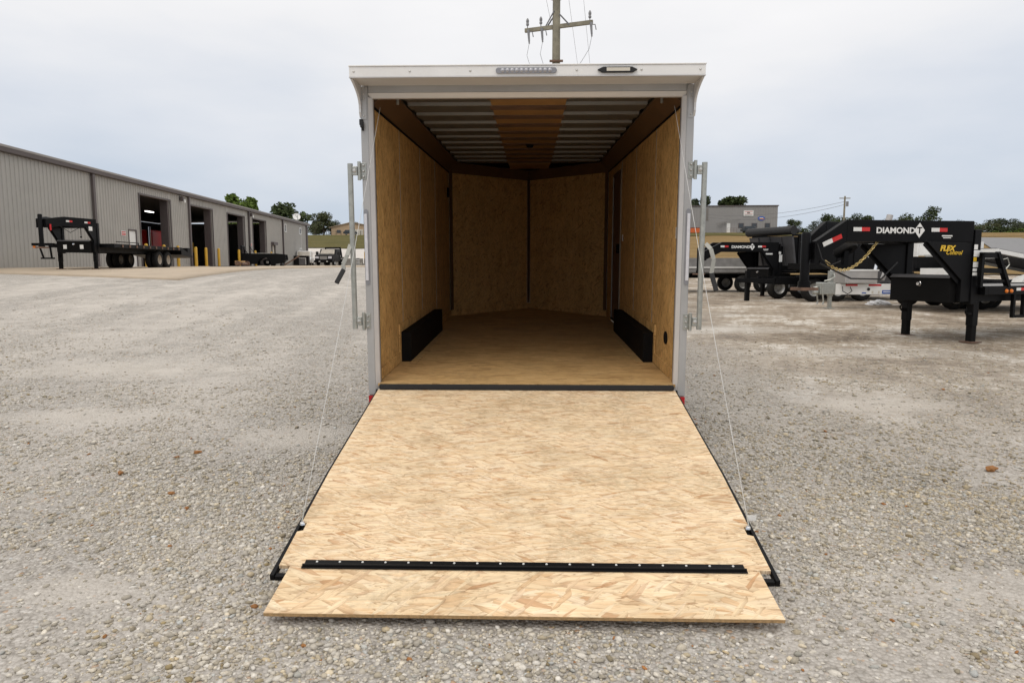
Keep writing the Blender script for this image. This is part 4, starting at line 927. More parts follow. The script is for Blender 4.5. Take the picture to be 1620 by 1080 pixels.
MB().lathe([(.001, .08), (.06, .08), (.09, .02), (.09, -.10), (.05, -.14), (.001, -.14)], (-.36, 0, .55), 'z', 12).build('coupler_ball_socket', 'galv', cpl, smooth=True)
MB().tube([(-.5, 0, .55), (-.3, 0, .55)], [.035, .06], 10).build('coupler_nose', 'galv', cpl)
for y in (-.14, .14): MB().tube([(-.25, y, .72), (-.24, y, .45), (-.20, y, .20), (-.22, y, .12)], .022, 6).build('hanging_chain', 'galv', cpl)
jk = B('jack_leg', 'galv', wt, .02, .13, -.065, .065, .35, 1.06, bevel=.006); B('jack_inner', 'galv', jk, .035, .115, -.045, .045, .02, .349); B('jack_foot', 'galv', jk, -.06, .18, -.10, .10, 0, .02)
MB().tube([(.12, -.07, .98), (.10, -.16, .90), (-.05, -.18, .82), (-.2, -.14, .78)], .02, 8).build('jack_handle', 'galv', wt)
bxw = B('tongue_box', 'alu_box', wt, .30, 1.28, -.34, .34, .72, 1.06, bevel=.01); B('tongue_box_lid', 'white_paint', bxw, .28, 1.30, -.36, .36, 1.061, 1.10)
MB().tube([(.35, -.15, .62), (.30, -.25, .50), (.45, -.26, .42), (.60, -.22, .50), (.55, -.2, .62)], .012, 6).build('power_cord', 'black_rubber', wt)
for sy in (-1, 1): B('bed_side', 'white_paint', wt, 1.95, 3.9, sy * 1.0 - .03, sy * 1.0 + .03, 1.50, 1.86)
B('bed_front', 'white_paint', wt, 1.90, 1.949, -1.03, 1.03, 1.45, 2.05, bevel=.01)
B('bed_subframe', 'black_paint', wt, 1.93, 3.9, -1.02, 1.02, 1.141, 1.449)
plate('tape_red', 'red_tape', wt, (3.1, -1.031, 1.66), (1, 0, -.2), UPV, .34, .07)
B('bed_front_rib', 'white_paint', wt, 1.87, 1.899, -1.03, 1.03, 1.9, 1.98)
B('bed_floor', 'black_paint', wt, 1.9, 3.9, -.96, .96, 1.05, 1.14); B('bed_frame', 'black_paint', wt, 2.0, 6.5, -.5, .5, .55, .80)
hc = MB().tube([(1.30, -.1, .80), (1.52, -.1, 1.75)], .05, 12).build('hydraulic_ram', 'chrome', wt, smooth=True)
MB().tube([(1.50, -.1, 1.70), (1.72, -.1, 2.62)], .085, 12).build('ram_sleeve', 'alu_box', hc, smooth=True)
MB().bar((1.55, -.15, .80), (1.90, -.15, 1.70), .09, .09, (0, 1, 0)).build('ram_brace', 'alu_box', hc)
B('pump_housing', 'dump_grey', wt, 1.75, 2.3, -.45, .45, .72, 1.04)
for x in (3.2, 4.1):
    for y in (-.9, .9): wheel(wt, (x, y, .36), .36, .23)
# the bag under it
bg = bmesh.new(); bmesh.ops.create_icosphere(bg, subdivisions=4, radius=1)
for v in bg.verts:
    nse = math.sin(v.co.x * 5 + 1) * math.cos(v.co.y * 4) * .15 + math.sin(v.co.x * 11 + v.co.z * 9) * .08 + random.uniform(-.03, .03)
    v.co *= 1 + nse; v.co = Vector((v.co.x * .36, v.co.y * .22, max(v.co.z, -.1) * .13 + .013))
me = bpy.data.meshes.new('plastic_sheet'); bg.to_mesh(me); bg.free(); me.materials.append(MATS['plastic_white'])
bgo = bpy.data.objects.new('plastic_sheet', me); COL.objects.link(bgo); bgo.location = (10.69, 21.62, gz(10.69, 21.62)); tag(bgo, 'crumpled white plastic sheet on the ground under the white trailer', 'plastic sheet')

# black tilt flatbed behind, with a spare wheel
ex, ey = 9.9, 24.3
et = thing('tilt_trailer', 'low black deck trailer with a spare wheel behind the white tongue', 'trailer', (ex, ey, gz(ex, ey)), math.atan2(.25, .97))
MB().prism([(-.4, 1.25), (3.5, .85), (3.5, .62), (-.4, 1.05)], lambda a, b, d: (a, d, b), -1.15, 1.15).build('deck', 'black_paint', et)
for y in (-.5, .5): B('frame_rail', 'black_paint', et, -2.0, 3.4, y - .06, y + .06, .55, .80)
MB().bar((-2.0, -.5, .68), (-3.1, 0, .68), .1, .14).bar((-2.0, .5, .68), (-3.1, 0, .68), .1, .14).build('tongue', 'black_paint', et)
B('jack_leg', 'black_paint', et, -2.75, -2.62, -.06, .06, .0, 1.0)
sw = MB().lathe([(.2, -.11), (.36, -.11), (.39, -.06), (.39, .06), (.36, .11), (.2, .11)], (0, 0, 0), 'y', 28).build('spare_wheel', 'tyre', et, smooth=True)
sw.location = (.55, -.6, 1.72); sw.rotation_euler = (R(55), 0, R(18))
B('spare_bracket', 'black_paint', et, .45, .62, -.7, -.55, 1.16, 1.66)
for x in (-.9, .0, .95):
    for y in (-.95, .95): wheel(et, (x, y, .39))
B('fender', 'black_paint', et, -1.4, 1.4, -1.2, -.75, .81, .86)

# low grey deck trailer behind the dump trailer's neck
lx, ly = 8.1, 31.0
lt_ = thing('deck_trailer', 'grey sided flat trailer on tandem wheels behind the dump trailer neck', 'trailer', (lx, ly, gz(lx, ly)), math.atan2(.12, .99))
B('side_panel', 'deck_grey', lt_, -2.6, 3.2, -1.05, -1.0, .85, 1.45); B('side_panel', 'deck_grey', lt_, -2.6, 3.2, 1.0, 1.05, .85, 1.45)
B('deck', 'deck_grey', lt_, -2.6, 3.2, -.99, .99, .80, .86); B('frame', 'black_paint', lt_, -3.2, 3.2, -.6, .6, .60, .79)
B('top_rail', 'white_tape', lt_, -2.6, 3.2, -1.08, -1.051, 1.02, 1.08)
for x in (.9, 1.75, 3.0):
    wheel(lt_, (x, -.95, .36), .36, .22); wheel(lt_, (x, .95, .36), .36, .22)

# car hauler with a raised dark deck and white fender, far right
dx_, dy_ = 13.0, 19.3
ht = thing('car_hauler', 'white framed car hauler with sloping dark deck at the right edge', 'trailer', (dx_, dy_, gz(dx_, dy_)), math.atan2(.25, .97))
MB().prism([(-1.6, 1.66), (3.6, .86), (3.6, .80), (-1.6, 1.60)], lambda a, b, d: (a, d, b), -1.0, 1.0).build('deck', 'dump_grey', ht)
for y in (-1.05, 1.05):
    MB().prism([(-1.6, 1.63), (3.6, .83), (3.6, .73), (-1.6, 1.53)], lambda a, b, d: (a, y + d, b), -.045, .045).build('side_rail', 'white_paint', ht)
fd = [(-1.3, .62), (-1.1, .92), (-.8, 1.0), (.9, 1.0), (1.3, .90), (1.5, .62), (1.38, .62), (1.2, .83), (.85, .91), (-.75, .91), (-1.0, .84), (-1.18, .62)]
MB().prism(fd, lambda a, b, d: (a, d, b), -1.38, -1.10).build('fender', 'white_paint', ht)
for x in (-.5, .5): wheel(ht, (x, -1.22, .38)); wheel(ht, (x, 1.0, .38))
B('frame', 'white_paint', ht, -2.6, 3.4, -.6, .6, .55, .74)
for i, x in enumerate(np.arange(-2.2, -.9, .25)): plate('lettering_block', 'yellow_text', ht, (x, -.604, .64), (1, .0, 0), UPV, .14, .15, .003)
plate('maker_label', 'blue_print', ht, (1.75, -1.098, 1.20), (1, 0, -.19), UPV, .22, .12, .004)
B('front_rail', 'white_paint', ht, -1.72, -1.61, -1.1, 1.1, 1.40, 1.64)
B('winch_box', 'white_paint', ht, -2.5, -1.9, -.4, .4, .75, 1.15)
# ------------------------------------------------------------------ utility pole behind the trailer
up_ = thing('utility_pole', 'tall wooden power pole with crossarm rising behind the cargo trailer', 'utility pole', (.93, 26.0, gz(.93, 26)), 0)
zb = gz(.93, 26)
MB().tube([(0, 0, -.3), (0, 0, 5), (.0, 0, 12.5)], [.19, .16, .125], 14).build('pole_shaft', 'pole_wood', up_, smooth=True)
arm = MB().bar((-1.12, .38, 10.10 - zb), (1.26, -.42, 10.12 - zb), .10, .13).build('crossarm', 'pole_wood', up_)
MB().bar((-.42, .16, 10.10 - zb), (-.08, -.12, 10.62 - zb), .012, .05).bar((-.36, .14, 10.10 - zb), (-.1, .10, 10.48 - zb), .012, .05).bar((.46, -.2, 10.10 - zb), (.10, -.12, 10.50 - zb), .012, .05).build('arm_brace', 'wire', up_)
for fx in (-1.03, -.55, 1.16):
    yv_ = .38 - (fx + 1.12) / 2.38 * .80; z = 10.10 - zb
    ins = MB().tube([(fx, yv_, z + .06), (fx, yv_, z + .18)], .018, 6).lathe([(.02, .16), (.05, .17), (.055, .22), (.04, .26), (.055, .30), (.05, .36), (.02, .42)], (fx, yv_, z), 'z', 10)
    ins.build('insulator', 'porcelain', arm)
    ct_ = MB().tube([(fx + .03, yv_ - .12, z - .02), (fx + .06, yv_ - .14, z - .42)], [.05, .035], 8).tube([(fx + .06, yv_ - .14, z - .42), (fx + .065, yv_ - .14, z - .50)], .028, 8)
    ct_.tube([(fx + .04, yv_ - .13, z - .10), (fx + .17, yv_ - .16, z - .10), (fx + .21, yv_ - .16, z - .28)], .018, 6)
    ct_.build('fuse_cutout', 'porcelain', arm)
    MB().tube([(fx + .06, yv_ - .14, z - .5), (fx - .02, yv_ - .1, z - .9), (fx + (.1 if fx < 0 else -.25), yv_, z - 1.25), (fx * .45, .0, z - 1.75)], .007, 5).build('drop_wire', 'wire', arm)
MB().lathe([(.17, 0), (.26, .03), (.26, .10), (.17, .12)], (0, 0, 11.05 - zb), 'z', 14).build('pole_band', 'steel_rust', up_)
B('pole_bracket', 'steel_rust', up_, -.24, .24, -.2, -.10, 8.86 - zb, 8.92 - zb)
def wire(pts, r, label):
    o = MB().tube(pts, r, 5).build('power_line', 'wire', None); return tag(o, label, 'power line', 'overhead power lines')
def sag(a, b, s, n=14):
    a = Vector(a); b = Vector(b); r = []
    for i in range(n + 1):
        t = i / n; p = a.lerp(b, t); p.z -= s * 4 * t * (1 - t); r.append(p)
    return r
wire(sag((1.75, 25.6, 11.9), (9.95, 95, 11.2), .9), .006, 'thin power line running down to the right from the near pole, outer')
wire(sag((1.25, 25.8, 11.7), (9.0, 95, 11.4), .9), .006, 'thin power line running down to the right from the near pole, inner')
wire(sag((.40, 26.2, 11.9), (8.05, 95, 11.2), .9), .006, 'thin power line passing close beside the near pole')
np2 = thing('utility_pole', 'second wooden power pole standing hidden behind the cargo trailer', 'utility pole', (9.0, 95, gz(9, 95)), 0)
z2 = gz(9, 95); MB().tube([(0, 0, -.3), (0, 0, 11.5 - z2)], [.18, .13], 10).build('pole_shaft', 'pole_wood', np2); MB().bar((-1.1, 0, 11.1 - z2), (1.1, 0, 11.1 - z2), .10, .13).build('crossarm', 'pole_wood', np2)
fp = thing('far_utility_pole', 'thin distant power pole standing above the black gooseneck neck', 'utility pole', (52.6, 120, gz(52.6, 120)), 0)
MB().tube([(0, 0, -.2), (0, 0, 13.0 - gz(52.6, 120))], [.20, .14], 8).build('pole_shaft', 'pole_wood', fp)
zt = 13.0 - gz(52.6, 120)
MB().bar((-.9, 0, zt - .35), (.9, 0, zt - .35), .12, .14).build('crossarm', 'pole_wood', fp); MB().tube([(.35, -.2, zt - 1.7), (.35, -.2, zt - .9)], .22, 8).build('transformer', 'porcelain', fp)
wire(sag((52.6, 119.9, 12.1), (41, 170, 13.6), 1.2), .028, 'upper power line from the far pole to the grey building')
wire(sag((52.6, 119.9, 11.6), (41, 170, 13.0), 1.5), .028, 'lower power line from the far pole to the grey building')

# ------------------------------------------------------------------ grey metal building on the hill to the right
g0 = thing('grey_warehouse', 'plain grey metal warehouse with two wall signs on the hill', 'building', (38.6, 172, 8.75), math.atan2(-1.0, 18))
B('wall', 'bld_grey', g0, .0, 20.6, 0, 22, -.8, 6.75)
for s in np.arange(.4, 20.5, .6): B('wall_rib', 'bld_grey', g0, s - .05, s + .05, -.05, -.001, -.6, 6.70)
B('roof_trim', 'trim_brown', g0, -.2, 20.8, -.2, 22.2, 6.751, 6.98)
B('rain_stain', 'bld_stain', g0, 3.75, 4.3, -.07, -.052, 3.4, 6.3)
dw = B('door', 'white_paint', g0, 8.7, 9.55, -.08, -.052, .5, 2.75); B('door_handle', 'chrome', dw, 8.8, 8.9, -.12, -.081, 1.5, 1.6)
for s in (11.6, 14.7, 17.8):
    w = B('window', 'trim_brown', g0, s - .15, s + 1.15, -.09, -.052, 1.6, 2.75); B('pane', 'glass_dark', w, s, s + 1.0, -.11, -.091, 1.72, 2.63)
B('porch', 'concrete', g0, 8.4, 10.8, -1.6, -.06, -.6, .48)
rl = MB()
for s in (8.5, 9.3, 10.1, 10.8): rl.bar((s, -1.55, .48), (s, -1.55, 1.5), .05, .05, (0, 1, 0))
rl.bar((8.5, -1.55, 1.5), (10.8, -1.55, 1.5), .05, .05).bar((8.5, -1.55, 1.0), (10.8, -1.55, 1.0), .04, .04); rl.build('porch_rail', 'steel_rust', g0)
MB().bar((6.4, -.8, 2.75), (8.6, -.5, 3.15), .5, .07).bar((8.6, -.5, 3.15), (12.0, -.4, 3.7), .08, .07).build('door_awning', 'deck_grey', g0)
s1 = B('wall_sign', 'white_text', g0, 12.6, 14.9, -.12, -.052, 4.4, 5.75)
B('sign_rule', 'red_tape', s1, 12.8, 14.7, -.135, -.121, 5.45, 5.55); B('sign_mark', 'bld_stain', s1, 13.4, 14.1, -.135, -.121, 5.05, 5.35); B('sign_rule', 'red_tape', s1, 12.75, 14.75, -.135, -.121, 4.88, 4.95); B('sign_rule', 'bld_stain', s1, 12.85, 14.65, -.135, -.121, 4.6, 4.68)
ov2 = [(16.8 + .85 * math.cos(t), 3.85 + .52 * math.sin(t)) for t in np.linspace(0, 2 * math.pi, 20, endpoint=False)]
s2 = MB().prism(ov2, lambda a, b, d: (a, d, b), -.12, -.052).build('logo_sign', 'blue_print', g0)
B('logo_stripe', 'amber', s2, 16.4, 17.4, -.14, -.121, 3.62, 3.86); B('logo_stripe', 'white_text', s2, 16.35, 17.2, -.14, -.121, 3.9, 4.05)
dmp = thing('skip_bin', 'orange waste skip at the left foot of the grey warehouse', 'skip', (38.7, 168, gz(38.7, 168) + .2), .1)
MB().prism([(-1.3, 0), (1.3, 0), (1.6, 1.1), (-1.6, 1.1)], lambda a, b, d: (a, d, b), -.9, .9).build('bin', 'orange_paint', dmp); B('lid', 'black_rubber', dmp, -1.5, 1.5, -.92, .92, 1.101, 1.2)
def car(name, label, loc, rz, paint, h=1.55, L=4.6, W=1.8):
    c = thing(name, label, 'car', loc, rz)
    body = [(-L/2, .35), (-L/2, .85), (-L/2 + .25, .95), (-L*.2, 1.0), (L*.22, .98), (L/2 - .15, .82), (L/2, .6), (L/2, .35)]
    MB().prism(body, lambda a, b, d: (a, d, b), -W/2, W/2).build('body', paint, c, bevel=.05)
    cab = [(-L*.45, .97), (-L*.36, h - .03), (-L*.05, h), (L*.08, h - .05), (L*.25, .99)]
    cb = MB().prism(cab, lambda a, b, d: (a, d, b), -W/2 + .12, W/2 - .12).build('cabin', paint, c, bevel=.05)
    for sy in (-1, 1):
        MB().prism([(-L*.38, 1.03), (-L*.33, h - .12), (L*.05, h - .12), (L*.19, 1.03)], lambda a, b, d: (a, sy * (W/2 - .118) + d, b), -.006, .006).build('side_window', 'glass_dark', cb)
        for x in (-L*.31, L*.31): wheel(c, (x, sy * (W/2 - .1), .33), .33, .2, 'rim', sy)
        B('headlight', 'lens_clear', c, L/2 - .03, L/2 + .012, sy * (W/2 - .3) - .2, sy * (W/2 - .3) + .12, .62, .76)
    MB().add([(L*.095, -W/2 + .2, h - .1), (L*.095, W/2 - .2, h - .1), (L*.245, W/2 - .2, 1.03), (L*.245, -W/2 + .2, 1.03), (L*.105, -W/2 + .2, h - .09), (L*.105, W/2 - .2, h - .09), (L*.255, W/2 - .2, 1.04), (L*.255, -W/2 + .2, 1.04)],
             [(0, 1, 2, 3), (7, 6, 5, 4), (0, 4, 5, 1), (3, 2, 6, 7), (1, 5, 6, 2), (0, 3, 7, 4)]).build('windscreen', 'glass_reflect', cb)
    return c
car('parked_car', 'dark car parked in front of the grey warehouse porch', (51.8, 167, gz(51.8, 167) + .2), .1, 'car_dark')
car('parked_car', 'silver white car parked past the far end of the workshop', (-26.6, 82, 1.49), R(-78), 'white_paint', h=1.75)
car('parked_car', 'dark car parked in front of the tan house on the hill', (-57.0, 222, gz(-57, 222) + .25), .2, 'car_dark')

# dual-wheel work truck facing the camera
pt = thing('work_truck', 'black and white dually work truck facing the camera by the barriers', 'truck', (-22.9, 79.5, 1.49), R(-90 + 1))
MB().prism([(-.2, .45), (2.4, .45), (2.45, 1.05), (2.3, 1.22), (1.0, 1.30), (-.2, 1.32)], lambda a, b, d: (a, d, b), -.98, .98).build('hood', 'black_paint', pt, bevel=.06)
B('front_mask', 'black_paint', pt, 2.38, 2.50, -.95, .95, .50, 1.16, bevel=.02)
B('bumper', 'black_paint', pt, 2.45, 2.62, -1.05, 1.05, .38, .62, bevel=.03)
for sy in (-1, 1):
    B('headlight', 'lens_clear', pt, 2.49, 2.525, sy * .72 - .2, sy * .72 + .2, .82, 1.06, bevel=.01)
    B('mirror', 'black_rubber', pt, .55, .7, sy * 1.22 - .14, sy * 1.22 + .14, 1.25, 1.62, bevel=.03); MB().bar((.6, sy * .98, 1.35), (.6, sy * 1.15, 1.42), .05, .05).build('mirror_arm', 'black_rubber', pt)
    wheel(pt, (1.5, sy * .88, .40), .40, .26, 'rim', sy); wheel(pt, (-2.0, sy * 1.0, .40), .40, .26, 'rim', sy); wheel(pt, (-2.0, sy * .70, .40), .40, .26, 'rim', sy)
    B('tow_light', 'white_tape', pt, 2.621, 2.64, sy * .42 - .09, sy * .42 + .09, .46, .54)
B('grille', 'deck_grey', pt, 2.501, 2.53, -.42, .42, .72, 1.08)
MB().prism([(-1.5, .5), (-.2, .5), (.9, 1.33), (.35, 1.92), (-1.4, 1.95)], lambda a, b, d: (a, d, b), -.92, .92).build('cabin', 'black_paint', pt, bevel=.06)
MB().add([(.93, -.80, 1.36), (.93, .80, 1.36), (.43, .72, 1.86), (.43, -.72, 1.86), (.90, -.80, 1.34), (.90, .80, 1.34), (.40, .72, 1.84), (.40, -.72, 1.84)], [(0, 1, 2, 3), (7, 6, 5, 4), (0, 4, 5, 1), (3, 2, 6, 7), (1, 5, 6, 2), (0, 3, 7, 4)]).build('windscreen', 'glass_reflect', pt)
rkk = MB().bar((-1.6, -1.0, 1.0), (-1.6, -.85, 2.10), .10, .16, (0, 1, 0)).bar((-1.6, 1.0, 1.0), (-1.6, .85, 2.10), .10, .16, (0, 1, 0)).bar((-1.6, -.9, 2.08), (-1.6, .9, 2.08), .10, .18)
rkk.build('headache_rack', 'black_paint', pt); B('flatbed', 'black_paint', pt, -3.6, -1.65, -1.25, 1.25, .9, 1.02)

# detached truck bed on the apron
tb_ = thing('truck_bed', 'detached black pickup bed with headache rack standing on the apron', 'truck bed', wsp(31.2, -2.2, .04), R(14))
sh = [(-1.75, .18), (-1.75, 1.08), (1.05, 1.08), (1.9, 1.0), (1.95, .55), (1.55, .25), (.75, .20)]
ar = [(.68 * math.cos(t) * .82 + .12, .12 + .62 * math.sin(t)) for t in np.linspace(0.05, math.pi - .05, 12)]
side = [(-1.75, .18), (-1.75, 1.08), (1.05, 1.08), (1.9, 1.0), (1.95, .55), (1.55, .25)] + ar
for y in (-.95, .95): MB().prism(side, lambda a, b, d: (a, y + d, b), -.05, .05).build('bed_side', 'black_paint', tb_)
MB().prism([(.78 * math.cos(t) * .82 + .12, .12 + .72 * math.sin(t)) for t in np.linspace(0.05, math.pi - .05, 14)] + [(.68 * math.cos(t) * .82 + .12, .12 + .62 * math.sin(t)) for t in np.linspace(math.pi - .05, .05, 14)], lambda a, b, d: (a, d, b), -1.06, -1.0005).build('wheel_flare', 'black_paint', tb_)
B('bed_floor', 'black_paint', tb_, -1.74, 1.85, -.899, .899, .45, .52); B('bed_front', 'black_paint', tb_, -1.74, -1.68, -.899, .899, .521, 1.08); B('bed_rail', 'white_tape', tb_, -.9, 1.0, -1.01, -.89, 1.081, 1.10)
rk2 = MB().bar((-1.70, -.9, 1.08), (-1.72, -.85, 1.75), .10, .05).bar((-1.70, .9, 1.08), (-1.72, .85, 1.75), .10, .05).bar((-1.2, -.9, 1.08), (-1.70, -.85, 1.75), .06, .05).bar((-.85, .9, 1.08), (-1.3, .85, 1.75), .06, .05).bar((-1.72, -.85, 1.72), (-1.72, .85, 1.72), .06, .08)
rk2.build('headache_rack', 'black_paint', tb_)
MB().lathe([(.12, -.1), (.30, -.1), (.33, -.06), (.33, .06), (.30, .1), (.12, .1)], (.25, .2, .33), 'y', 18).build('wheel', 'tyre', tb_, smooth=True)
for x in (.75, 1.5): MB().tube([(x, -.8, .10), (x, .8, .10)], .12, 10).build('support_roller', 'black_rubber', tb_)
# black steel box with a leaning frame near the entry door
bx = thing('steel_box_frame', 'black steel box with white edging near the far end of the workshop', 'box', wsp(43.9, -2.0, .04), R(8))
B('box_shell', 'black_paint', bx, -.2, 1.3, -.5, .5, .02, 1.05, bevel=.02); MB().bar((.35, -.52, .8), (1.05, -.52, .8), .04, .04).bar((1.05, -.52, .8), (1.05, -.52, .1), .04, .04, (0, 1, 0)).build('box_edging', 'white_tape', bx)
B('box_face', 'dump_grey', bx, .36, 1.02, -.51, -.5005, .08, .77)
lf = thing('leaning_frame', 'dark steel frame leaning against the black steel box', 'steel frame', wsp(42.2, -2.0, .04), R(8))
MB().bar((-.9, 0, .05), (.7, .1, 1.05), .08, .08).bar((-.7, -.5, .05), (.8, -.4, 1.0), .08, .08).build('rail', 'steel_rust', lf); MB().bar((-.1, -.5, .5), (0, .1, .5), .06, .06).bar((.5, .0, .9), (.55, -.4, .9), .06, .06).build('rung', 'galv', lf)
# rusty axle on blocks by the second door
axl = thing('steel_axle', 'rusty steel axle and brackets lying before the second bay', 'axle', wsp(23.6, -2.6, .04), AX + R(6))
MB().tube([(-1.6, 0, .18), (2.6, 0, .18)], .09, 10).build('axle_tube', 'steel_rust', axl); B('timber_block', 'osb_edge', axl, -1.0, .3, -.25, .25, .28, .42)
for x in (-1.2, 2.3): MB().lathe([(.05, -.08), (.2, -.08), (.2, .08), (.05, .08)], (x, 0, .20), 'x', 14).build('hub', 'steel_rust', axl)
tr_plate = B('steel_plate', 'dump_grey', None, -2.2, 2.2, -.5, .5, 0, .03); tr_plate.location = wsp(14.5, -5.0, .06); tr_plate.rotation_euler = (0, 0, AX - R(8)); tr_plate.location.z = gz(tr_plate.location.x, tr_plate.location.y) + .055
tag(tr_plate, 'flat dark steel plate lying on the apron behind the flatbed wheels', 'steel plate')

# concrete barriers and fence end by the truck
br0 = None
for i in range(7):
    if br0 is None:
        br0 = MB().prism([(-.3, 0), (.3, 0), (.3, .12), (.14, .4), (.10, .9), (-.10, .9), (-.14, .4), (-.3, .12)], lambda a, b, d: (d, a, b), -1.45, 1.45).build('concrete_barrier', 'barrier', None, bevel=.02); o = br0
    else: o = br0.copy(); COL.objects.link(o)
    o.location = (-28.2 + i * 3.05, 86.0 + .02 * i, 1.49); tag(o, 'grey concrete barrier beyond the work truck, %s from the left in its row' % ('first', 'second', 'third', 'fourth', 'fifth', 'sixth', 'seventh')[i], 'barrier', 'concrete barriers closing the yard')
bl_ = thing('striped_marker', 'small black and white striped marker beside the barriers', 'marker', (-20.9, 84.6, 1.49), 0)
B('marker_board', 'white_tape', bl_, -.2, .2, -.02, .02, .1, .95)
for k in range(4): B('marker_stripe', 'black_paint', bl_, -.2, .2, -.026, -.0205, .14 + k * .22, .25 + k * .22)
for x, lab in ((-20.9, 'thin yellow post behind the barriers, left one'), (-19.7, 'thin yellow post behind the barriers, right one')):
    o = MB().tube([(0, 0, 0), (0, 0, 1.75)], .05, 8).build('marker_post', 'yellow_paint', None); o.location = (x, 88.0, 1.49); tag(o, lab, 'post')

# tan house on the left hill
hs_ = thing('tan_house', 'low tan house with a brown gable on the grassy hill', 'house', (-59.5, 232, gz(-59.5, 232) + .2), R(6))
B('wall', 'house_tan', hs_, -6.4, 9.5, 0, 9, -.5, 2.6)
MB().prism([(-6.9, 2.6), (.2, 4.3), (10, 2.6)], lambda a, b, d: (a, d, b), -.02, 8.9).build('gable', 'house_tan', hs_)
MB().prism([(-7.1, 2.62), (.2, 4.45), (10.3, 2.62), (10.3, 2.45), (.2, 4.25), (-7.1, 2.45)], lambda a, b, d: (a, d, b), -.5, 9.4).build('roof', 'house_roof', hs_)
B('garage_door', 'cream_paint', hs_, 1.2, 4.0, -.06, -.001, -.3, 2.0); B('window', 'glass_dark', hs_, -4.6, -3.4, -.06, -.001, .8, 1.8)
fr = thing('rail_fence', 'dark rail fence running along the hilltop before the tan house', 'fence', (-66, 226, gz(-66, 226) + .2), 0)
for i in range(9): B('post', 'bark', fr, i * 1.6 - .08, i * 1.6 + .08, -.08, .08, -.2, 1.4)
for z in (.5, 1.1): B('rail', 'bark', fr, 0, 12.8, -.14, -.081, z, z + .08)

# ------------------------------------------------------------------ trees
def tree(x, y, h, w, leaf, label, seed, n=4200, lobes=14, trunk=.28, low=.25, ls=None, zoff=0.0):
    r = random.Random(seed); z = gz(x, y) + zoff
    t = thing('tree', label, 'tree', (x, y, z), r.uniform(0, 6))
    tb = MB().tube([(0, 0, -.3), (.05 * h * .1, 0, h * .3), (.1 * h * .1, .05, h * .6)], [.045 * h * .7, .03 * h * .7, .012 * h], 8)
    L = []
    for i in range(lobes):
        a = r.uniform(0, 6.28); q = math.sqrt(r.uniform(.02, 1)); zz = low + (1 - low) * r.uniform(.12, .86)
        env = math.sin(math.pi * min(1, max(.12, (zz - low) / (1 - low) * .62 + .22)))
        c = Vector((math.cos(a) * q * w * .44 * env, math.sin(a) * q * w * .44 * env, zz * h)); rr = r.uniform(.17, .27) * min(w, h * 1.2)
        L.append((c, rr)); tb.tube([(0, 0, h * max(.18, zz - .35)), c * .55 + Vector((0, 0, h * zz * .40)), c], [.012 * h, .007 * h, .003 * h], 5)
    tb.build('trunk', 'bark', t)
    ls = ls or max(.18, .04 * h); vs = []; fs = []
    for i in range(n):
        c, rr = r.choice(L); d = Vector((r.gauss(0, 1), r.gauss(0, 1), r.gauss(0, 1))).normalized()
        p = c + Vector((d.x, d.y, d.z * .75)) * rr * (r.uniform(.15, 1) ** .45) * r.uniform(.9, 1.12)
        u = Vector((r.gauss(0, 1), r.gauss(0, 1), r.gauss(0, .6))).normalized(); v = u.orthogonal().normalized(); v = (Matrix.Rotation(r.uniform(0, 6.28), 3, u) @ v)
        s = ls * r.uniform(.5, 1.25); k = len(vs)
        vs += [p - u * s, p + v * s * .55, p + u * s, p - v * s * .55]; fs.append((k, k + 1, k + 2, k + 3))
    zt = sorted(p.z for p in vs)[int(len(vs) * .995)]; xw = sorted(abs(p.x) for p in vs)[int(len(vs) * .985)]
    kz, kx = h / zt, .5 * w / xw
    mb = MB(); mb.v = [(p.x * kx, p.y * kx, p.z * kz) for p in vs]; mb.f = fs
    me = bpy.data.meshes.new('crown'); me.from_pydata(mb.v, [], mb.f); me.materials.append(MATS[leaf])
    o = bpy.data.objects.new('crown', me); COL.objects.link(o); o.parent = t
    return t
TL = 'trees beyond the yard'
def T(u, vtop, Y, hpx, wpx, leaf, label, seed, **kw):
    """u, vtop: where the crown top is seen in degrees-free picture units; converted here to a place in the world"""
    x = X_OF(u, Y); ztop = 1.69 + (417.9 - vtop) * Y * 1.006 / 1102.4
    z = gz(x, Y); h = ztop - z; w = wpx * Y / 1102.4
    tree(x, Y, h, w, leaf, label, seed, **kw)
def X_OF(u, Y): return .035 + Y * math.tan(math.atan((u - 810) / 1108.5) - .0265)
T(388, 312, 118, 0, 54, 'leaf_bright', 'bright green tree showing over the middle of the workshop roof', 1, low=.2)
T(458, 324, 122, 0, 56, 'leaf_dark', 'dark round tree over the far end of the workshop roof', 2, low=.2, n=3200)
T(500, 352, 225, 0, 30, 'leaf_olive', 'low olive tree just right of the workshop end', 3, low=.02, n=2000)
T(514, 338, 235, 0, 36, 'leaf_olive', 'tall pale olive tree on the hill left of the tan house', 4, low=.05)
T(532, 350, 245, 0, 30, 'leaf_far', 'small dark tree behind the left side of the tan house', 5, low=.05, n=1800)
T(571, 353, 250, 0, 22, 'leaf_dark', 'dark tree behind the right side of the tan house', 6, low=.05, n=1500)
T(1104, 316, 215, 0, 34, 'leaf_far', 'tree behind the left corner of the grey warehouse', 7, low=.05)
T(1153, 316, 220, 0, 36, 'leaf_dark', 'rounded tree over the middle of the grey warehouse roof', 8, low=.05)
T(1256, 350, 190, 0, 34, 'leaf_dark', 'round dark tree just right of the grey warehouse', 9, low=.03, n=2200)
T(1290, 350, 210, 0, 28, 'leaf_far', 'pale tree left of the distant power pole', 10, low=.03, n=1800)
T(1318, 342, 200, 0, 40, 'leaf_dark', 'dark tree behind the foot of the distant power pole', 11, low=.03)
T(1362, 342, 205, 0, 34, 'leaf_dark', 'dark tree beside the white ram sleeve', 12, low=.03)
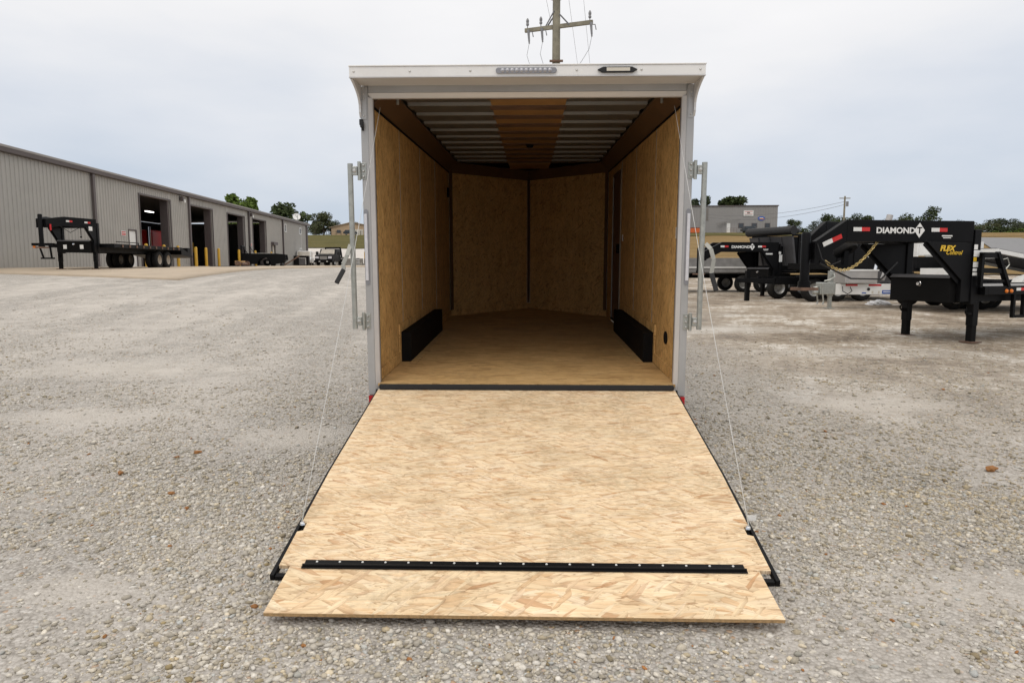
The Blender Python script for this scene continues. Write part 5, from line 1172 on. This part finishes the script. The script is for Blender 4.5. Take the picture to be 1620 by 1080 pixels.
T(1408, 349, 220, 0, 40, 'leaf_far', 'low tree behind the middle of the black neck', 13, low=.03, n=1800)
T(1455, 333, 190, 0, 58, 'leaf_dark', 'broad tree rising over the diamond badge', 14, low=.03, n=3400, lobes=15)
T(1505, 352, 240, 0, 44, 'leaf_far', 'low tree behind the right end of the black neck', 15, low=.02, n=2000)
for i, (u, v, Y, w, lf_, lb) in enumerate(((1546, 354, 230, 66, 'leaf_olive', 'yellowish tree at the left end of the right hand wood'), (1572, 360, 215, 60, 'leaf_dark', 'low tree second from the left in the right hand wood'), (1592, 349, 270, 96, 'leaf_far', 'tall tree on the crest of the right hand wood'),
        (1604, 365, 205, 60, 'leaf_bright', 'lighter green bush at the front of the right hand wood'), (1640, 354, 240, 90, 'leaf_far', 'tree cut by the right edge of the picture'), (1690, 358, 240, 60, 'leaf_dark', 'tree beyond the right edge of the wood'))):
    T(u, v, Y, 0, w, lf_, lb, 20 + i, low=.0, n=5000, lobes=18)
ORD = ('first', 'second', 'third', 'fourth', 'fifth', 'sixth', 'seventh', 'eighth', 'ninth', 'tenth', 'eleventh', 'twelfth', 'thirteenth', 'fourteenth', 'fifteenth', 'sixteenth')
for i in range(16):      # wood edge continuing on both sides of the view
    Y = 300 + 20 * (i % 3); u = 470 + i * 75
    if 560 < u < 1090: continue
    T(u, 366 - (i % 4) * 3, Y, 0, 70, 'leaf_far', 'far low tree in the tree line, %s from the left' % ORD[i], 60 + i, low=.0, n=1500, lobes=12)
for o in bpy.data.objects:
    if o.get('category') == 'tree': o['group'] = TL

# ------------------------------------------------------------------ loose gravel in the near yard
BARE = ((-2.0, 6.2, .75, .55), (-4.6, 6.8, 1.1, .5), (2.6, 3.4, .8, .35), (-5.5, 9.2, 2.2, .8), (3.9, 7.6, 1.2, .5), (-2.2, 3.3, .5, .25))
def stones():
    t = (1 + 5 ** .5) / 2
    ico = np.array([(-1, t, 0), (1, t, 0), (-1, -t, 0), (1, -t, 0), (0, -1, t), (0, 1, t), (0, -1, -t), (0, 1, -t), (t, 0, -1), (t, 0, 1), (-t, 0, -1), (-t, 0, 1)]) / math.sqrt(1 + t * t)
    itri = np.array([(0, 11, 5), (0, 5, 1), (0, 1, 7), (0, 7, 10), (0, 10, 11), (1, 5, 9), (5, 11, 4), (11, 10, 2), (10, 7, 6), (7, 1, 8), (3, 9, 4), (3, 4, 2), (3, 2, 6), (3, 6, 8), (3, 8, 9), (4, 9, 5), (2, 4, 11), (6, 2, 10), (8, 6, 7), (9, 8, 1)])
    octa = np.array([(1, 0, 0), (0, 1, 0), (-1, 0, 0), (0, -1, 0), (0, 0, 1), (0, 0, -1)], float)
    otri = np.array([(0, 1, 4), (1, 2, 4), (2, 3, 4), (3, 0, 4), (1, 0, 5), (2, 1, 5), (3, 2, 5), (0, 3, 5)])
    def scatter(want, y0, y1, xr, dens, med, base, tri):
        y = rng.uniform(y0, y1, want); x = rng.uniform(-1, 1, want) * xr
        keep = np.abs(x) < .80 * y + 2.0
        ca_, sa_ = math.cos(R(24)), math.sin(R(24)); u_ = x * ca_ + y * sa_; w_ = -x * sa_ + y * ca_      # tracks run forward and to the left
        pat = np.sin(u_ * 1.7 + .8 * np.sin(w_ * .5)) * (.6 + .4 * np.sin(w_ * .45 + 1)) + .5 * np.sin(u_ * 4.1 + w_ * .6) + .35 * np.sin(x * 5.1 - y * 3.7)
        for bx_, by_, rx_, ry_ in BARE: pat = pat - 2.2 * np.exp(-((x - bx_) / rx_) ** 2 - ((y - by_) / ry_) ** 2)
        keep &= rng.uniform(0, 1, want) < dens(y) * np.clip(.74 + .42 * pat, .10, 1)
        keep &= ~((np.abs(x) < 1.1) & (y > 3.30)) & ~((np.abs(x) < 1.22) & (y > 3.0) & (y < 3.3) & (rng.uniform(0, 1, want) < .9))
        x, y = x[keep], y[keep]; n = len(x); nv = len(base)
        r = np.clip(rng.lognormal(math.log(med), .46, n), med * .40, med * 2.7)
        sc = np.stack([r * rng.uniform(.9, 1.5, n), r * rng.uniform(.75, 1.1, n), r * rng.uniform(.40, .75, n) * (1.0 if len(base) == 12 else .85)], 1)
        V = base[None] * (1 + rng.uniform(-.28, .28, (n, nv, 1))) * sc[:, None, :]
        a = rng.uniform(0, 2 * math.pi, n); tx = rng.normal(0, .30, n)
        c_, s_ = np.cos(tx)[:, None], np.sin(tx)[:, None]
        Yv = V[..., 1] * c_ - V[..., 2] * s_; Zv = V[..., 1] * s_ + V[..., 2] * c_; Xv = V[..., 0]
        c_, s_ = np.cos(a)[:, None], np.sin(a)[:, None]
        z = ground_z(x, y) + sc[:, 2] * rng.uniform(.0, .65, n)
        co = np.stack([Xv * c_ - Yv * s_ + x[:, None], Xv * s_ + Yv * c_ + y[:, None], Zv + z[:, None]], 2).reshape(-1, 3)
        fc = (tri[None] + (np.arange(n) * nv)[:, None, None]).reshape(-1)
        k = rng.uniform(0, 1, n); col = np.empty((n, 4)); col[:, 3] = 1
        g_ = np.clip(rng.normal(.45, .10, n), .18, .74); warm = np.abs(rng.normal(0, .014, n)) + .026
        col[:, 0] = g_ + warm; col[:, 1] = g_ - .004; col[:, 2] = g_ - warm * 1.7 - .010
        rgt = np.clip((x + .6 * np.sin(y * 1.3) - 1.2) / 2.0, 0, 1); col[:, :3] *= (1.04 - .16 * rgt)[:, None]
        tan = k < .05 + .26 * rgt; col[tan, 0] *= 1.02; col[tan, 1] *= .94; col[tan, 2] *= .78
        blue = k > .94; col[blue, 0] *= .84; col[blue, 1] *= .90; col[blue, 2] *= .97
        org = (k > .80) & (k < .8035); col[org, :3] = np.array([.36, .165, .06]) * rng.uniform(.7, 1.2, (org.sum(), 1))
        return co, fc, np.repeat(col, nv, 0)
    parts = [scatter(160000, 1.6, 4.9, 6.0, lambda y: np.ones_like(y), .0071, ico, itri),
             scatter(1050000, 4.9, 18.0, 15.2, lambda y: .98 * np.exp(-np.clip(y - 5.0, 0, 99) / 2.6), .0088, octa, otri)]
    off = len(parts[0][0])
    co = np.concatenate([p[0] for p in parts]); fc = np.concatenate([parts[0][1], parts[1][1] + off]); col = np.concatenate([p[2] for p in parts])
    nf = len(fc) // 3
    me = bpy.data.meshes.new('loose_gravel')
    me.vertices.add(len(co)); me.vertices.foreach_set('co', co.ravel().astype(np.float32))
    me.loops.add(nf * 3); me.loops.foreach_set('vertex_index', fc.astype(np.int32))
    me.polygons.add(nf); me.polygons.foreach_set('loop_start', np.arange(0, nf * 3, 3, dtype=np.int32)); me.polygons.foreach_set('loop_total', np.full(nf, 3, np.int32))
    ca = me.attributes.new('tint', 'FLOAT_COLOR', 'POINT'); ca.data.foreach_set('color', col.ravel().astype(np.float32))
    me.update(); me.validate(); me.materials.append(MATS['stone'])
    o = bpy.data.objects.new('loose_gravel', me); COL.objects.link(o); o['kind'] = 'stuff'
    tag(o, 'loose grey limestone gravel covering the near yard', 'gravel'); print('gravel triangles', nf)
stones()

# single rust-brown clods and leaves that stand out on the gravel
def clod(x, y, s, label, mat='dry_leaf', seed=0, flat=.38):
    b = bmesh.new(); bmesh.ops.create_icosphere(b, subdivisions=2, radius=1); r = random.Random(seed)
    for v in b.verts: v.co *= r.uniform(.55, 1.3); v.co = Vector((v.co.x * s, v.co.y * s * (.45 + .4 * (seed % 3) / 2), v.co.z * s * flat))
    me = bpy.data.meshes.new('clay_clod'); b.to_mesh(me); b.free(); me.materials.append(MATS[mat])
    o = bpy.data.objects.new('clay_clod', me); COL.objects.link(o); o.location = (x, y, gz(x, y) + s * flat * .8); o.rotation_euler = (0, 0, r.uniform(0, 6)); tag(o, label, 'clod', 'rust-brown clods on the gravel')
for i, (x, y, s, lb) in enumerate(((-3.081, 5.08, .040, 'larger rust brown clod left of the ramp, nearer of the bigger ones'), (-2.75, 5.62, .034, 'rust brown clod furthest back beside the left gravel'), (-2.473, 4.66, .03, 'small rust brown clod left of the ramp corner'),
        (-2.86, 5.50, .022, 'tiny rust clod just in front of the furthest back clod'), (3.591, 5.32, .055, 'brown crumpled leaf clod alone on the right gravel'), (-3.6, 4.3, .028, 'rust clod near the left edge of the picture'), (-1.86, 2.9, .016, 'tiny orange clod in the left foreground'), (1.72, 3.12, .016, 'orange clod right of the ramp flap corner'), (-.95, 2.85, .014, 'orange chip in the bottom foreground below the flap'))):
    clod(x, y, s, lb, 'dry_leaf', i)
print('objects', len(bpy.data.objects))
